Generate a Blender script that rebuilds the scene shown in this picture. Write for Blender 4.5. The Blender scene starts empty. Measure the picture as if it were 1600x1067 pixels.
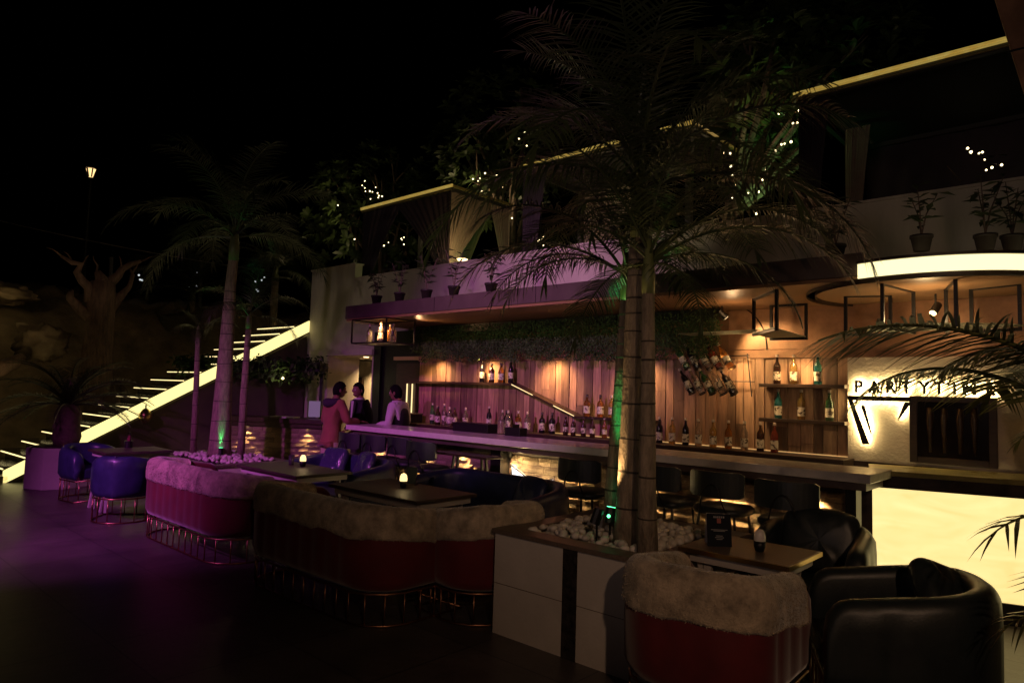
import bpy, bmesh, math, random
from mathutils import Vector, Matrix, noise
random.seed(7)
rnd = random.uniform
R = math.radians
PI = math.pi
SC = bpy.context.scene
COL = SC.collection

# ------------------------------------------------------------------ camera
F, H = 1067.0, 1.65
YAW, PIT, ROL = R(42.3), R(4.1), R(1.72)
D_ = Vector((-math.sin(YAW)*math.cos(PIT), math.cos(YAW)*math.cos(PIT), math.sin(PIT)))
r0 = Vector((math.cos(YAW), math.sin(YAW), 0)); u0 = r0.cross(D_)
R_ = r0*math.cos(ROL) + u0*math.sin(ROL); U_ = u0*math.cos(ROL) - r0*math.sin(ROL)
CAM = Vector((0, 0, H))
cam = bpy.data.cameras.new('camera'); cam.lens = F/1600*36; cam.sensor_width = 36
cam.clip_end = 300; cam.clip_start = 0.05
camo = bpy.data.objects.new('camera', cam); COL.objects.link(camo)
camo.matrix_world = Matrix(((R_.x, U_.x, -D_.x, 0), (R_.y, U_.y, -D_.y, 0), (R_.z, U_.z, -D_.z, H), (0, 0, 0, 1)))
SC.camera = camo

def _ray(x, y): return D_ + R_*((x-800)/F) - U_*((y-533.5)/F)
def at(x, y, Y):
    v = _ray(x, y); return CAM + v*(Y/v.y)
def atz(x, y, z):
    v = _ray(x, y); return CAM + v*((z-H)/v.z)
def atx(x, y, X):
    v = _ray(x, y); return CAM + v*(X/v.x)

# ------------------------------------------------------------------ night sky, exposure
W = bpy.data.worlds.new('World'); SC.world = W; W.use_nodes = True
nt = W.node_tree; bg = nt.nodes['Background']
sky = nt.nodes.new('ShaderNodeTexSky'); sky.sky_type = 'NISHITA'; sky.sun_disc = False
sky.sun_elevation = R(-9); sky.sun_rotation = R(200)
nt.links.new(sky.outputs[0], bg.inputs[0]); bg.inputs[1].default_value = 0.15
SC.view_settings.view_transform = 'Standard'; SC.view_settings.look = 'None'
SC.view_settings.exposure = 0.0; SC.view_settings.gamma = 1.0; SC.view_settings.use_curve_mapping = False
SC.render.engine = 'CYCLES'
SC.cycles.use_denoising = True
SC.cycles.max_bounces = 8; SC.cycles.diffuse_bounces = 4; SC.cycles.glossy_bounces = 4
SC.cycles.transmission_bounces = 8; SC.cycles.transparent_max_bounces = 12
SC.cycles.caustics_reflective = False; SC.cycles.caustics_refractive = False
SC.cycles.sample_clamp_indirect = 4

WARM = (1, .66, .30); LED = (1, .84, .36); PURPLE = (.72, .13, .76)

def spot(loc, target, power, color, angle, blend=.6, size=.03, parent=None):
    l = bpy.data.lights.new('spot_lamp', 'SPOT'); l.energy = power; l.color = color
    l.spot_size = R(angle); l.spot_blend = blend; l.shadow_soft_size = size
    o = bpy.data.objects.new('spot_lamp', l); COL.objects.link(o)
    loc = Vector(loc); d = Vector(target)-loc
    o.rotation_euler = d.to_track_quat('-Z', 'Y').to_euler()
    if parent: o.parent = parent; loc = loc - parent.location
    o.location = loc
    return o
def point(loc, power, color, size=.03, parent=None):
    l = bpy.data.lights.new('lamp', 'POINT'); l.energy = power; l.color = color; l.shadow_soft_size = size
    o = bpy.data.objects.new('lamp', l); COL.objects.link(o)
    loc = Vector(loc)
    if parent: o.parent = parent; loc = loc - parent.location
    o.location = loc
    return o

# the venue's purple floods and one warm flood, on the side the photographer stands
spot((-6.6, -2.2, 4.4), (-8.7, 3.3, .6), 1750, PURPLE, 52, 1, .08)
spot((-4.2, -.8, 4.2), (-6.2, 7.2, 2.2), 1400, (.72, .18, .74), 38, 1, .08)
spot((1.6, -.6, 3.1), (-1.1, 3.5, .8), 135, (1, .60, .36), 74, 1, .06)
spot((-1.0, -4.0, 2.3), (-3.6, 7.0, 4.0), 155, (1, .70, .62), 54, 1, .5)  # added soft fill for the parapet, no fixture behind it

spot((-2.6, -4.0, 1.95), (-5.6, 7.0, 3.0), 850, (.95, .84, .52), 27, 1, .3)  # added fill standing in for bounce on the hanging greenery

spot((-6.0, -4.5, 4.0), (-11.2, 7.3, 3.1), 270, (1, .78, .66), 28, 1, .3)  # added weak fill on the left end of the cream wall

# ------------------------------------------------------------------ materials
MATS = {}
def mat(name, col, rough=.6, metal=0, var=0, nscale=8, stretch=(1, 1, 1), bump=0, bscale=30, spec=.5,
        sheen=0, objvar=0, trans=0, col2=None, detail=5, coord='world', alpha=1):
    if name in MATS: return MATS[name]
    m = bpy.data.materials.new(name); m.use_nodes = True; MATS[name] = m
    n = m.node_tree.nodes; L = m.node_tree.links; b = n['Principled BSDF']
    b.inputs['Roughness'].default_value = rough; b.inputs['Metallic'].default_value = metal
    b.inputs['Specular IOR Level'].default_value = spec
    b.inputs['Base Color'].default_value = (*col, 1)
    if alpha < 1: b.inputs['Alpha'].default_value = alpha
    if sheen: b.inputs['Sheen Weight'].default_value = sheen; b.inputs['Sheen Roughness'].default_value = .4
    if trans: b.inputs['Transmission Weight'].default_value = trans
    vec = None
    if var or bump:
        mp = n.new('ShaderNodeMapping'); mp.inputs['Scale'].default_value = stretch
        if coord == 'world':
            g = n.new('ShaderNodeNewGeometry'); L.new(g.outputs['Position'], mp.inputs[0])
        else:
            g = n.new('ShaderNodeTexCoord'); L.new(g.outputs['Object'], mp.inputs[0])
        vec = mp.outputs[0]
    src = None
    if var:
        tx = n.new('ShaderNodeTexNoise'); tx.inputs['Scale'].default_value = nscale; tx.inputs['Detail'].default_value = detail
        tx.inputs['Roughness'].default_value = .65
        L.new(vec, tx.inputs['Vector'])
        cr = n.new('ShaderNodeValToRGB'); L.new(tx.outputs['Fac'], cr.inputs[0])
        c2 = col2 or tuple(min(1, c*(1+var)) for c in col)
        c1 = tuple(c*(1-var) for c in col)
        cr.color_ramp.elements[0].position = .3; cr.color_ramp.elements[0].color = (*c1, 1)
        cr.color_ramp.elements[1].position = .7; cr.color_ramp.elements[1].color = (*c2, 1)
        src = cr.outputs[0]
        mr = n.new('ShaderNodeMapRange'); L.new(tx.outputs['Fac'], mr.inputs[0])
        mr.inputs[3].default_value = max(0.02, rough-.12); mr.inputs[4].default_value = min(1, rough+.12)
        L.new(mr.outputs[0], b.inputs['Roughness'])
    if objvar:
        oi = n.new('ShaderNodeObjectInfo'); hs = n.new('ShaderNodeHueSaturation')
        a = n.new('ShaderNodeMapRange'); L.new(oi.outputs['Random'], a.inputs[0])
        a.inputs[3].default_value = 1-objvar; a.inputs[4].default_value = 1+objvar
        L.new(a.outputs[0], hs.inputs['Value'])
        if src: L.new(src, hs.inputs['Color'])
        else: hs.inputs['Color'].default_value = (*col, 1)
        src = hs.outputs[0]
    if src: L.new(src, b.inputs['Base Color'])
    if bump:
        t2 = n.new('ShaderNodeTexNoise'); t2.inputs['Scale'].default_value = bscale; t2.inputs['Detail'].default_value = 4
        L.new(vec, t2.inputs['Vector'])
        bp = n.new('ShaderNodeBump'); bp.inputs['Strength'].default_value = bump; bp.inputs['Distance'].default_value = .02
        L.new(t2.outputs['Fac'], bp.inputs['Height']); L.new(bp.outputs[0], b.inputs['Normal'])
    return m
def emit(name, col, strength, var=0, nscale=3):
    if name in MATS: return MATS[name]
    m = bpy.data.materials.new(name); m.use_nodes = True; MATS[name] = m
    n = m.node_tree.nodes; L = m.node_tree.links; b = n['Principled BSDF']
    b.inputs['Base Color'].default_value = (*[c*.5 for c in col], 1); b.inputs['Roughness'].default_value = .4
    b.inputs['Emission Color'].default_value = (*col, 1); b.inputs['Emission Strength'].default_value = strength
    if var:
        g = n.new('ShaderNodeNewGeometry'); tx = n.new('ShaderNodeTexNoise'); tx.inputs['Scale'].default_value = nscale
        tx.inputs['Detail'].default_value = 6; tx.inputs['Distortion'].default_value = 1.5
        mp = n.new('ShaderNodeMapping'); mp.inputs['Scale'].default_value = (1, 1, 2.6)
        L.new(g.outputs['Position'], mp.inputs[0]); L.new(mp.outputs[0], tx.inputs['Vector'])
        cr = n.new('ShaderNodeValToRGB'); L.new(tx.outputs['Fac'], cr.inputs[0])
        cr.color_ramp.elements[0].position = .3; cr.color_ramp.elements[0].color = (col[0]*(1-var*.3), col[1]*(1-var*.6), col[2]*(1-var), 1)
        cr.color_ramp.elements[1].position = .7; cr.color_ramp.elements[1].color = (*col, 1)
        L.new(cr.outputs[0], b.inputs['Emission Color'])
    return m

M_floor = mat('floor_concrete', (.085, .072, .066), .40, var=.55, nscale=1.1, bump=.18, bscale=9, detail=12)
M_plaster = mat('cream_plaster', (.56, .50, .42), .8, var=.16, nscale=2.2, stretch=(1.6, 1.6, .5), bump=.15, bscale=60, detail=10)
M_white = mat('white_plaster', (.62, .56, .50), .7, var=.10, nscale=3, bump=.12, bscale=40)
M_rough = mat('textured_white_plaster', (.66, .56, .44), .8, var=.08, nscale=4, bump=.35, bscale=34)
M_fascia = mat('brown_metal_fascia', (.085, .06, .055), .42, var=.25, nscale=2, bump=.05)
M_soffit = mat('stained_plywood', (.30, .165, .085), .38, var=.45, nscale=1.6, stretch=(1, 3, 3), bump=.05, bscale=8, col2=(.36, .20, .10))
M_copper_sheet = mat('copper_sheet', (.36, .19, .10), .45, metal=.3, var=.3, nscale=5, bump=.06, bscale=25)
M_plank = mat('pallet_wood', (.34, .20, .115), .68, var=.45, nscale=5, stretch=(5, 5, .55), bump=.35, bscale=18, objvar=.55, detail=10)
M_darkwood = mat('dark_walnut', (.045, .026, .016), .4, var=.4, nscale=6, stretch=(1, 6, 6), bump=.1)
M_black = mat('black_metal', (.014, .013, .013), .38, metal=.3)
M_granite = mat('brown_granite', (.15, .11, .085), .4, var=.3, nscale=60, bump=.02)
M_blackstone = mat('black_marble', (.014, .013, .013), .18, var=.6, nscale=20, col2=(.06, .05, .045))
M_counter = mat('white_solid_surface', (.74, .68, .62), .22, var=.08, nscale=12)
M_stone = mat('ledge_stone', (.33, .24, .165), .85, var=.4, nscale=9, bump=.9, bscale=22, objvar=.35, coord='obj')
M_leather = mat('navy_leather', (.028, .036, .095), .36, var=.25, nscale=7, bump=.06, bscale=90)
M_dleather = mat('black_and_warm_lit_leather', (.017, .023, .025), .42, var=.25, nscale=7, bump=.05, bscale=90)  # stools' own black; on tub chairs, navy with warm light put into the colour
M_red = mat('red_velvet', (.125, .009, .013), .75, var=.22, nscale=5, sheen=.5, bump=.05, bscale=150)
M_fur = mat('plush_fur', (.44, .35, .25), .95, var=.55, nscale=9, sheen=.5, bump=.5, bscale=90)
M_copper = mat('copper_rod', (.36, .18, .11), .36, metal=1)
M_gold = mat('brass_edge', (.62, .44, .17), .28, metal=1)
M_tabletop = mat('dark_table_laminate', (.05, .034, .028), .52, var=.35, nscale=14, bump=.03)
M_tableleg = mat('white_powder_coat', (.50, .46, .44), .45)
M_pebble = mat('white_pebble', (.66, .60, .52), .5, objvar=.22, var=.12, nscale=14, coord='obj')
M_trunk = mat('palm_trunk_bark', (.27, .21, .145), .8, var=.5, nscale=6, stretch=(5, 5, 1.2), bump=.7, bscale=26, detail=9)
M_scar = mat('trunk_leaf_scar', (.05, .038, .028), .9)
M_shaft = mat('green_crownshaft', (.12, .14, .05), .5, var=.3, nscale=4, stretch=(3, 3, .5))
M_frond = mat('palm_leaf', (.036, .050, .015), .45, objvar=.35, var=.2, nscale=3)
M_frond2 = mat('palm_leaf_golden', (.10, .11, .030), .42, objvar=.3, var=.2, nscale=3)
M_leaf = mat('tree_leaf', (.045, .072, .022), .42, var=.4, nscale=2.5)
M_leaf2 = mat('trailing_leaf', (.055, .090, .036), .9, spec=.1, var=.5, nscale=5)
M_leaf3 = mat('shrub_leaf', (.05, .07, .03), .5, var=.3, nscale=8)
M_bark = mat('tree_bark', (.14, .10, .075), .9, var=.4, nscale=8, bump=.6, bscale=25)
M_deadwood = mat('dead_wood', (.15, .095, .068), .7, var=.5, nscale=7, stretch=(3, 3, .6), bump=.6, bscale=18)
M_rock = mat('hillside_rock', (.26, .20, .13), .95, var=.5, nscale=1.8, bump=1, bscale=5, detail=9)
M_pot = mat('dark_clay_pot', (.020, .013, .012), .6)
M_soil = mat('dark_soil', (.035, .025, .018), 1, var=.4, nscale=30)
M_glassplate = mat('tinted_glass_shelf', (.62, .70, .55), .45, trans=.85, spec=.6)
M_curtd = mat('dark_aubergine_curtain', (.060, .042, .055), .9, var=.2, nscale=4)
M_curtc = mat('cream_curtain', (.42, .34, .25), .9, var=.12, nscale=4)
M_skin = mat('skin', (.23, .115, .075), .5, var=.1, nscale=20)
M_hair = mat('black_hair', (.006, .005, .005), .85, bump=.4, bscale=120, spec=.12)
M_hoodie = mat('rust_fleece', (.30, .12, .07), .9, var=.12, nscale=12, sheen=.2)
M_hood = mat('dark_fleece', (.035, .028, .04), .9)
M_trouser = mat('beige_cotton', (.50, .40, .31), .85, var=.1, nscale=12)
M_suit = mat('black_suiting', (.011, .011, .013), .7)
M_shirt = mat('white_cotton', (.62, .58, .58), .8)
M_cap = mat('bottle_cap', (.50, .42, .34), .35, metal=.2)
M_capd = mat('dark_bottle_cap', (.03, .02, .02), .4)
M_eye = mat('eye_white', (.6, .55, .5), .3)
M_gaz = mat('gazebo_steel', (.06, .055, .05), .5)
M_gazroof = mat('gazebo_canvas', (.022, .022, .02), .8)
M_goldpaint = mat('gilded_profile', (.62, .50, .18), .38, metal=.4)
M_terr = mat('terrace_paving', (.14, .12, .10), .8, var=.3, nscale=3)
M_menu = mat('menu_black_card', (.010, .012, .016), .7, spec=.15)
M_menutxt = mat('menu_print_grey', (.30, .29, .28), .6)
M_menured = mat('menu_print_red', (.30, .07, .05), .6)
M_plastic = mat('clear_plastic_wrap', (.05, .05, .12), .12, bump=.8, bscale=22, spec=.8)

E_strip = emit('stair_led_panel', (1, .84, .33), 1.35)
E_step = emit('step_led', (1, .80, .36), 1.6)
E_arch = emit('arch_led_panel', (1, .88, .46), 1.5)
E_onyx = emit('backlit_onyx', (1, .80, .34), 1.2, var=.28, nscale=2.2)
E_sign = emit('sign_halo_led', (1, .76, .34), 46)
E_bulb = emit('fairy_bulb', (1, .80, .42), 5)
E_warm = emit('lamp_warm_glow', (1, .70, .34), 4)
E_tlamp = emit('table_lamp_glow', (1, .72, .32), 1.6)
E_neon = emit('neon_blue_white', (.62, .78, 1), 1.7)
E_neonfill = emit('neon_letter_white', (.85, .90, 1), 1.15)
E_thin = emit('thin_led_strip', (1, .80, .36), 1.3)
E_shelf = emit('shelf_led', (1, .60, .22), .55)
E_green = emit('green_led', (.10, 1, .35), 6)
E_eave = emit('eave_led_profile', (.60, .46, .12), .55, var=.6, nscale=6)
E_screen = emit('tablet_screen', (.6, .6, .75), .10)
E_lantern = emit('lantern_glow', (1, .62, .26), 1.8)
E_far = emit('distant_white_lamp', (.9, .95, 1), .6)

# floor joints
_n = M_floor.node_tree.nodes; _l = M_floor.node_tree.links; _b = _n['Principled BSDF']
_g = _n.new('ShaderNodeNewGeometry'); _k = _n.new('ShaderNodeTexBrick'); _k.offset = 0; _k.inputs['Scale'].default_value = 1.0
_k.inputs['Brick Width'].default_value = .8; _k.inputs['Row Height'].default_value = .8; _k.inputs['Mortar Size'].default_value = .006; _k.inputs['Mortar Smooth'].default_value = .3
_k.inputs['Color1'].default_value = (1, 1, 1, 1); _k.inputs['Color2'].default_value = (.78, .78, .78, 1); _k.inputs['Mortar'].default_value = (.25, .25, .25, 1)
_l.new(_g.outputs['Position'], _k.inputs['Vector'])
_m = _n.new('ShaderNodeMix'); _m.data_type = 'RGBA'; _m.blend_type = 'MULTIPLY'; _m.inputs[0].default_value = 1
_src = _b.inputs['Base Color'].links[0].from_socket; _l.new(_src, _m.inputs[6]); _l.new(_k.outputs['Color'], _m.inputs[7]); _l.new(_m.outputs[2], _b.inputs['Base Color'])

# ------------------------------------------------------------------ mesh builder
class MB:
    def __init__(s): s.v = []; s.f = []; s.m = []; s.cm = 0
    def _add(s, vs, fs):
        o = len(s.v); s.v += [tuple(p) for p in vs]; s.f += [tuple(i+o for i in f) for f in fs]; s.m += [s.cm]*len(fs); return s
    def box(s, c, d, rz=0, jit=0, M=None):
        x, y, z = d[0]/2, d[1]/2, d[2]/2
        vs = [Vector((a*x, b*y, e*z)) for e in (-1, 1) for b in (-1, 1) for a in (-1, 1)]
        if jit: vs = [p+Vector((rnd(-jit, jit), rnd(-jit, jit), rnd(-jit, jit))) for p in vs]
        q = M if M else Matrix.Rotation(rz, 3, 'Z'); c = Vector(c)
        vs = [q @ p + c for p in vs]
        return s._add(vs, [(0, 2, 3, 1), (4, 5, 7, 6), (0, 1, 5, 4), (2, 6, 7, 3), (0, 4, 6, 2), (1, 3, 7, 5)])
    def bb(s, a, b):
        return s.box([(a[i]+b[i])/2 for i in range(3)], [abs(b[i]-a[i]) for i in range(3)])
    def beam(s, a, b, w, h, up=(0, 0, 1)):
        a = Vector(a); b = Vector(b); d = (b-a); l = d.length; d.normalize()
        sd = d.cross(Vector(up)); 
        if sd.length < 1e-4: sd = Vector((1, 0, 0))
        sd.normalize(); u = sd.cross(d)
        return s.box((a+b)/2, (l, w, h), M=Matrix((d, sd, u)).transposed())
    def tube(s, pts, r, n=8, cap=True):
        pts = [Vector(p) for p in pts]; k = len(pts)
        rs = r if isinstance(r, (list, tuple)) else [r]*k
        prev = None; vs = []
        for i, p in enumerate(pts):
            t = (pts[min(i+1, k-1)]-pts[max(i-1, 0)]).normalized()
            if prev is None:
                a = t.cross(Vector((0, 0, 1)))
                if a.length < .05: a = Vector((1, 0, 0))
            else: a = prev - t*prev.dot(t)
            a.normalize(); prev = a; b = t.cross(a)
            for j in range(n):
                w = 2*PI*j/n; vs.append(p + (a*math.cos(w)+b*math.sin(w))*rs[i])
        fs = [(i*n+j, i*n+(j+1) % n, (i+1)*n+(j+1) % n, (i+1)*n+j) for i in range(k-1) for j in range(n)]
        if cap: fs += [tuple(range(n-1, -1, -1)), tuple((k-1)*n+j for j in range(n))]
        return s._add(vs, fs)
    def lathe(s, prof, n=14, c=(0, 0, 0), cap=True):
        c = Vector(c); k = len(prof)
        vs = [c+Vector((r*math.cos(2*PI*j/n), r*math.sin(2*PI*j/n), z)) for r, z in prof for j in range(n)]
        fs = [(i*n+j, i*n+(j+1) % n, (i+1)*n+(j+1) % n, (i+1)*n+j) for i in range(k-1) for j in range(n)]
        if cap: fs += [tuple(range(n-1, -1, -1)), tuple((k-1)*n+j for j in range(n))]
        return s._add(vs, fs)
    def prism(s, poly, z0, z1):
        n = len(poly)
        vs = [(p[0], p[1], z0) for p in poly]+[(p[0], p[1], z1) for p in poly]
        return s._add(vs, [tuple(range(n-1, -1, -1)), tuple(range(n, 2*n))]+[(i, (i+1) % n, n+(i+1) % n, n+i) for i in range(n)])
    def slab(s, poly3, off):
        n = len(poly3); off = Vector(off)
        vs = [Vector(p) for p in poly3]+[Vector(p)+off for p in poly3]
        return s._add(vs, [tuple(range(n-1, -1, -1)), tuple(range(n, 2*n))]+[(i, (i+1) % n, n+(i+1) % n, n+i) for i in range(n)])
    def grid(s, fn, nu, nv, closeu=False):
        vs = [fn(i/(nu if closeu else nu-1), j/(nv-1)) for i in range(nu) for j in range(nv)]
        fs = [(i*nv+j, ((i+1) % nu)*nv+j, ((i+1) % nu)*nv+j+1, i*nv+j+1) for i in range(nu if closeu else nu-1) for j in range(nv-1)]
        return s._add(vs, fs)
    def ball(s, c, r, n=8, k=6):
        c = Vector(c); rr = r if isinstance(r, (tuple, list)) else (r, r, r)
        def fn(u, v):
            a = 2*PI*u; b = PI*(v-.5)
            return c+Vector((rr[0]*math.cos(b)*math.cos(a), rr[1]*math.cos(b)*math.sin(a), rr[2]*math.sin(b)))
        return s.grid(fn, n, k, True)
    def mesh(s, name, mats, smooth=False):
        me = bpy.data.meshes.new(name); me.from_pydata(s.v, [], s.f)
        for m in (mats if isinstance(mats, (list, tuple)) else [mats]): me.materials.append(m)
        if any(s.m):
            me.polygons.foreach_set('material_index', s.m)
        if smooth: me.polygons.foreach_set('use_smooth', [True]*len(me.polygons))
        me.update()
        return me
    def build(s, name, m, parent=None, smooth=False, bevel=0, loc=None, auto=False):
        me = s.mesh(name, m, smooth)
        bm = bmesh.new(); bm.from_mesh(me); bmesh.ops.recalc_face_normals(bm, faces=bm.faces); bm.to_mesh(me); bm.free()
        return put(name, me, parent, loc, bevel=bevel)
def put(name, me, parent=None, loc=None, rot=None, scale=None, bevel=0):
    o = bpy.data.objects.new(name, me); COL.objects.link(o)
    if parent: o.parent = parent
    if loc is not None: o.location = loc
    if rot is not None: o.rotation_euler = rot
    if scale is not None: o.scale = scale
    if bevel:
        b = o.modifiers.new('bevel', 'BEVEL'); b.width = bevel; b.segments = 2; b.limit_method = 'ANGLE'
    return o
def tag(o, label=None, cat=None, group=None, kind=None):
    if label: o['label'] = label
    if cat: o['category'] = cat
    if group: o['group'] = group
    if kind: o['kind'] = kind
    return o
def thing(name, label, cat, loc=(0, 0, 0), rz=0, group=None):
    o = bpy.data.objects.new(name, None); COL.objects.link(o); o.empty_display_size = .1
    o.location = loc; o.rotation_euler = (0, 0, rz)
    return tag(o, label, cat, group)
def copy_tree(o, parent=None):
    c = o.copy(); COL.objects.link(c); c.parent = parent
    for ch in list(o.children): copy_tree(ch, c)
    return c
def dup(o, loc, rz, label, rot=None):
    c = copy_tree(o); c.location = loc; c.rotation_euler = rot or (0, 0, rz); c['label'] = label
    return c

# ================================================================== SETTING
b = MB(); b.bb((-60, -25, -.2), (40, 7.0, 0)); tag(b.build('floor', M_floor), 'dark polished concrete floor of the open court', kind='structure')
b = MB(); b.bb((-12.0, 7.46, 2.55), (14, 24, 2.8)); tag(b.build('terrace', M_terr), 'upper terrace floor behind the parapet', kind='structure')

# rocky hillside behind the stair
def hill(u, v):
    x = -14.42 - 26*u; y = -14 + 44*v
    p = Vector((x, y, 0))
    t = (-x-14.42)
    z = .1 + min(3.1, t*1.35) + max(0, t-3)*.12
    z *= .55 + .45*min(1, max(0, (y+3)/6)) if y < 3 else 1
    z += .55*noise.fractal(p*.7, 1, 2, 5)*min(1, t*1.2+.1) + .18*noise.fractal(p*2.6, 1, 2, 4)
    return Vector((x, y, max(z, -.1)))
b = MB(); b.grid(hill, 110, 150); tag(b.build('hillside', M_rock, smooth=True), 'dark rocky slope behind the lit stair', kind='structure')

# ---------------------------------------------------------------- parapet / retaining wall
t = thing('parapet_wall', 'long cream plastered retaining wall above the bar canopy', 'wall', (-6, 7.3, 0))
b = MB(); b.bb((-6.1, 0, 2.3), (-4.63, .16, 3.90)); b.bb((-4.63, .002, 2.3), (20, .16, 3.62)); b.build('wall_face', M_plaster, t)
b = MB(); b.bb((-4.63, -.02, 3.62), (20, .18, 3.645)); b.bb((-6.12, -.02, 3.9), (-4.61, .18, 3.925)); b.build('coping', M_plaster, t)

# building front left of the bar
t = thing('service_block', 'plastered block with an open lit doorway left of the bar', 'building', (-10.5, 7.3, 0))
b = MB(); b.bb((-1.36, -.1, 0), (-.72, .6, 2.3)); b.build('pilaster', M_plaster, t)
b = MB(); b.bb((-1.36, -.12, 2.2), (.66, .0, 2.3)); b.bb((-1.36, 0.0, 2.2), (.66, 1.9, 2.3)); b.build('ceiling', M_plaster, t)
b = MB(); b.bb((-3.6, 1.8, 0), (.66, 1.95, 2.2)); b.build('back_wall', M_plaster, t)
b = MB(); b.bb((.52, 0, 0), (.66, 1.8, 2.2)); b.build('side_wall', M_plaster, t)
d = MB(); d.bb((-2.98, 1.74, .0), (-2.2, 1.8, 1.84)); dd = d.build('door', M_darkwood, t, bevel=.008)
d = MB(); d.bb((-2.86, 1.725, .1), (-2.32, 1.742, 1.74)); d.build('door_panel', M_black, dd)
d = MB(); d.lathe([(.05, 2.195), (.05, 2.185)], 12, (-.9, .55, 0)); d.build('downlight', E_warm, t)
d = MB(); d.lathe([(.05, 2.195), (.05, 2.185)], 12, (-.15, .35, 0)); d.build('downlight', E_warm, t)
spot((-12.2, 8.7, 2.15), (-12.35, 9.1, .2), 90, WARM, 110, .9, .04)
spot((-11.1, 8.2, 2.15), (-11.2, 8.4, .2), 110, WARM, 140, .9, .04)
t = thing('black_partition', 'black recessed partition between doorway and timber bar wall', 'wall', (-9.2, 7.3, 0))
b = MB(); b.bb((-.65, -.02, 0), (.66, .1, 2.6)); b.build('wall_face', M_black, t)
b = MB(); b.bb((-.02, -.05, 0), (.62, -.022, 2.05)); b.build('curtain_panel', M_darkwood, t)
b = MB(); b.bb((-.06, -.09, 2.10), (.6, -.03, 2.16)); b.build('light_rail', M_goldpaint, t)
b = MB(); b.bb((-.65, -.07, 0), (-.45, -.025, 2.6)); b.build('column', M_black, t)

# ---------------------------------------------------------------- timber wall of planks
t = thing('timber_bar_wall', 'back wall of the bar clad in upright reclaimed planks', 'wall', (-5.3, 7.2, 0))
b = MB(); b.bb((-3.28, .03, .2), (3.24, .09, 2.6)); b.build('wall_panel', M_soffit, t)
plank_meshes = []
for k in range(6):
    b = MB(); b.box((0, 0, 0), (1, .026, 1), jit=0)
    b.v = [(x+rnd(-.012, .012), y, z) for x, y, z in b.v]
    plank_meshes.append(b.mesh('plank', M_plank))
x = -3.25
while x < 3.23:
    w = min(rnd(.085, .15), 3.235-x)
    if w < .03: break
    cuts = [0.72, 2.07]
    if random.random() < .45: cuts.insert(1, rnd(1.0, 1.8))
    for a, c in zip(cuts, cuts[1:]):
        put('plank', random.choice(plank_meshes), t, (x+w/2, rnd(-.006, .010), (a+c)/2), scale=(w-.008, 1, c-a-.006))
    x += w
b = MB(); b.bb((-3.27, -.02, 2.075), (3.23, .03, 2.16)); b.build('top_rail', M_copper_sheet, t)
b = MB()
b.bb((2.0, -.012, 2.165), (3.23, .03, 2.6)); b.build('copper_panel', M_copper_sheet, t)
b = MB(); b.tube([(2.02+.55*math.sin(a)*.75, -.02, 2.16+.5*math.cos(a)) for a in [i*PI/2/10 for i in range(11)]], .006, 6); b.build('panel_seam', M_black, t)

# ---------------------------------------------------------------- bar canopy
t = thing('bar_canopy', 'long brown canopy over the bar with plywood soffit and lit arch', 'canopy', (-5, 6.5, 2.6))
def rel(p, o): return Vector(p)-o.location
b = MB()
y0, y1, x0, x1 = 5.75, 7.29, -8.75, 1.5
poly = [(x0+.0, y1), (x0, y0+.25)]+[(x0+.25-.25*math.cos(a), y0+.25-.25*math.sin(a)) for a in (.4, .8, 1.2)]+[(x0+.25, y0), (-1.53, y0), (-1.53, 6.45), (x1, 6.45), (x1, y1)]
poly = [(p[0]+5, p[1]-6.5) for p in poly]
b.prism(poly, .03, .215); b.build('fascia', M_fascia, t, bevel=.006)
b = MB(); b.prism([(p[0]*.999, p[1]*.99+.012) for p in poly], .0, .028); b.build('soffit', M_soffit, t)
for xx in (-6.6, -4.9, -3.1): 
    b = MB(); b.bb((xx+5, y0-6.503, .03), (xx+5.006, y0-6.499, .214)); b.build('panel_joint', M_black, t)
# disc with led rim
cx, cy, rr = -1.22, 6.66, .985
b = MB(); b.lathe([(rr-.05, -.03), (rr-.05, .0), (rr+.02, .0), (rr+.02, -.03)], 72, rel((cx, cy, 2.6), t), cap=False); b.build('arch_rim', M_darkwood, t)
b = MB(); b.lathe([(rr-.06, -.012), (.0001, -.012)], 72, rel((cx, cy, 2.6), t), cap=False); b.build('arch_soffit', M_soffit, t)
def arcstrip(z0, z1, r, th=.03):
    bb = MB(); a0, a1 = R(250), R(372); n = 40
    o = rel((cx, cy, 2.6), t)
    def f(u, v):
        a = a0+(a1-a0)*u
        q = [(r, z0), (r+th, z0), (r+th, z1), (r, z1), (r, z0)][int(round(v*4))]
        return o+Vector((q[0]*math.cos(a), q[0]*math.sin(a), q[1]))
    bb.grid(f, n, 5); return bb
arcstrip(.0, .112, rr-.03, .06).build('led_arch', E_arch, t)
arcstrip(.113, .135, rr-.05, .10).build('arch_cap', M_darkwood, t)

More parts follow.
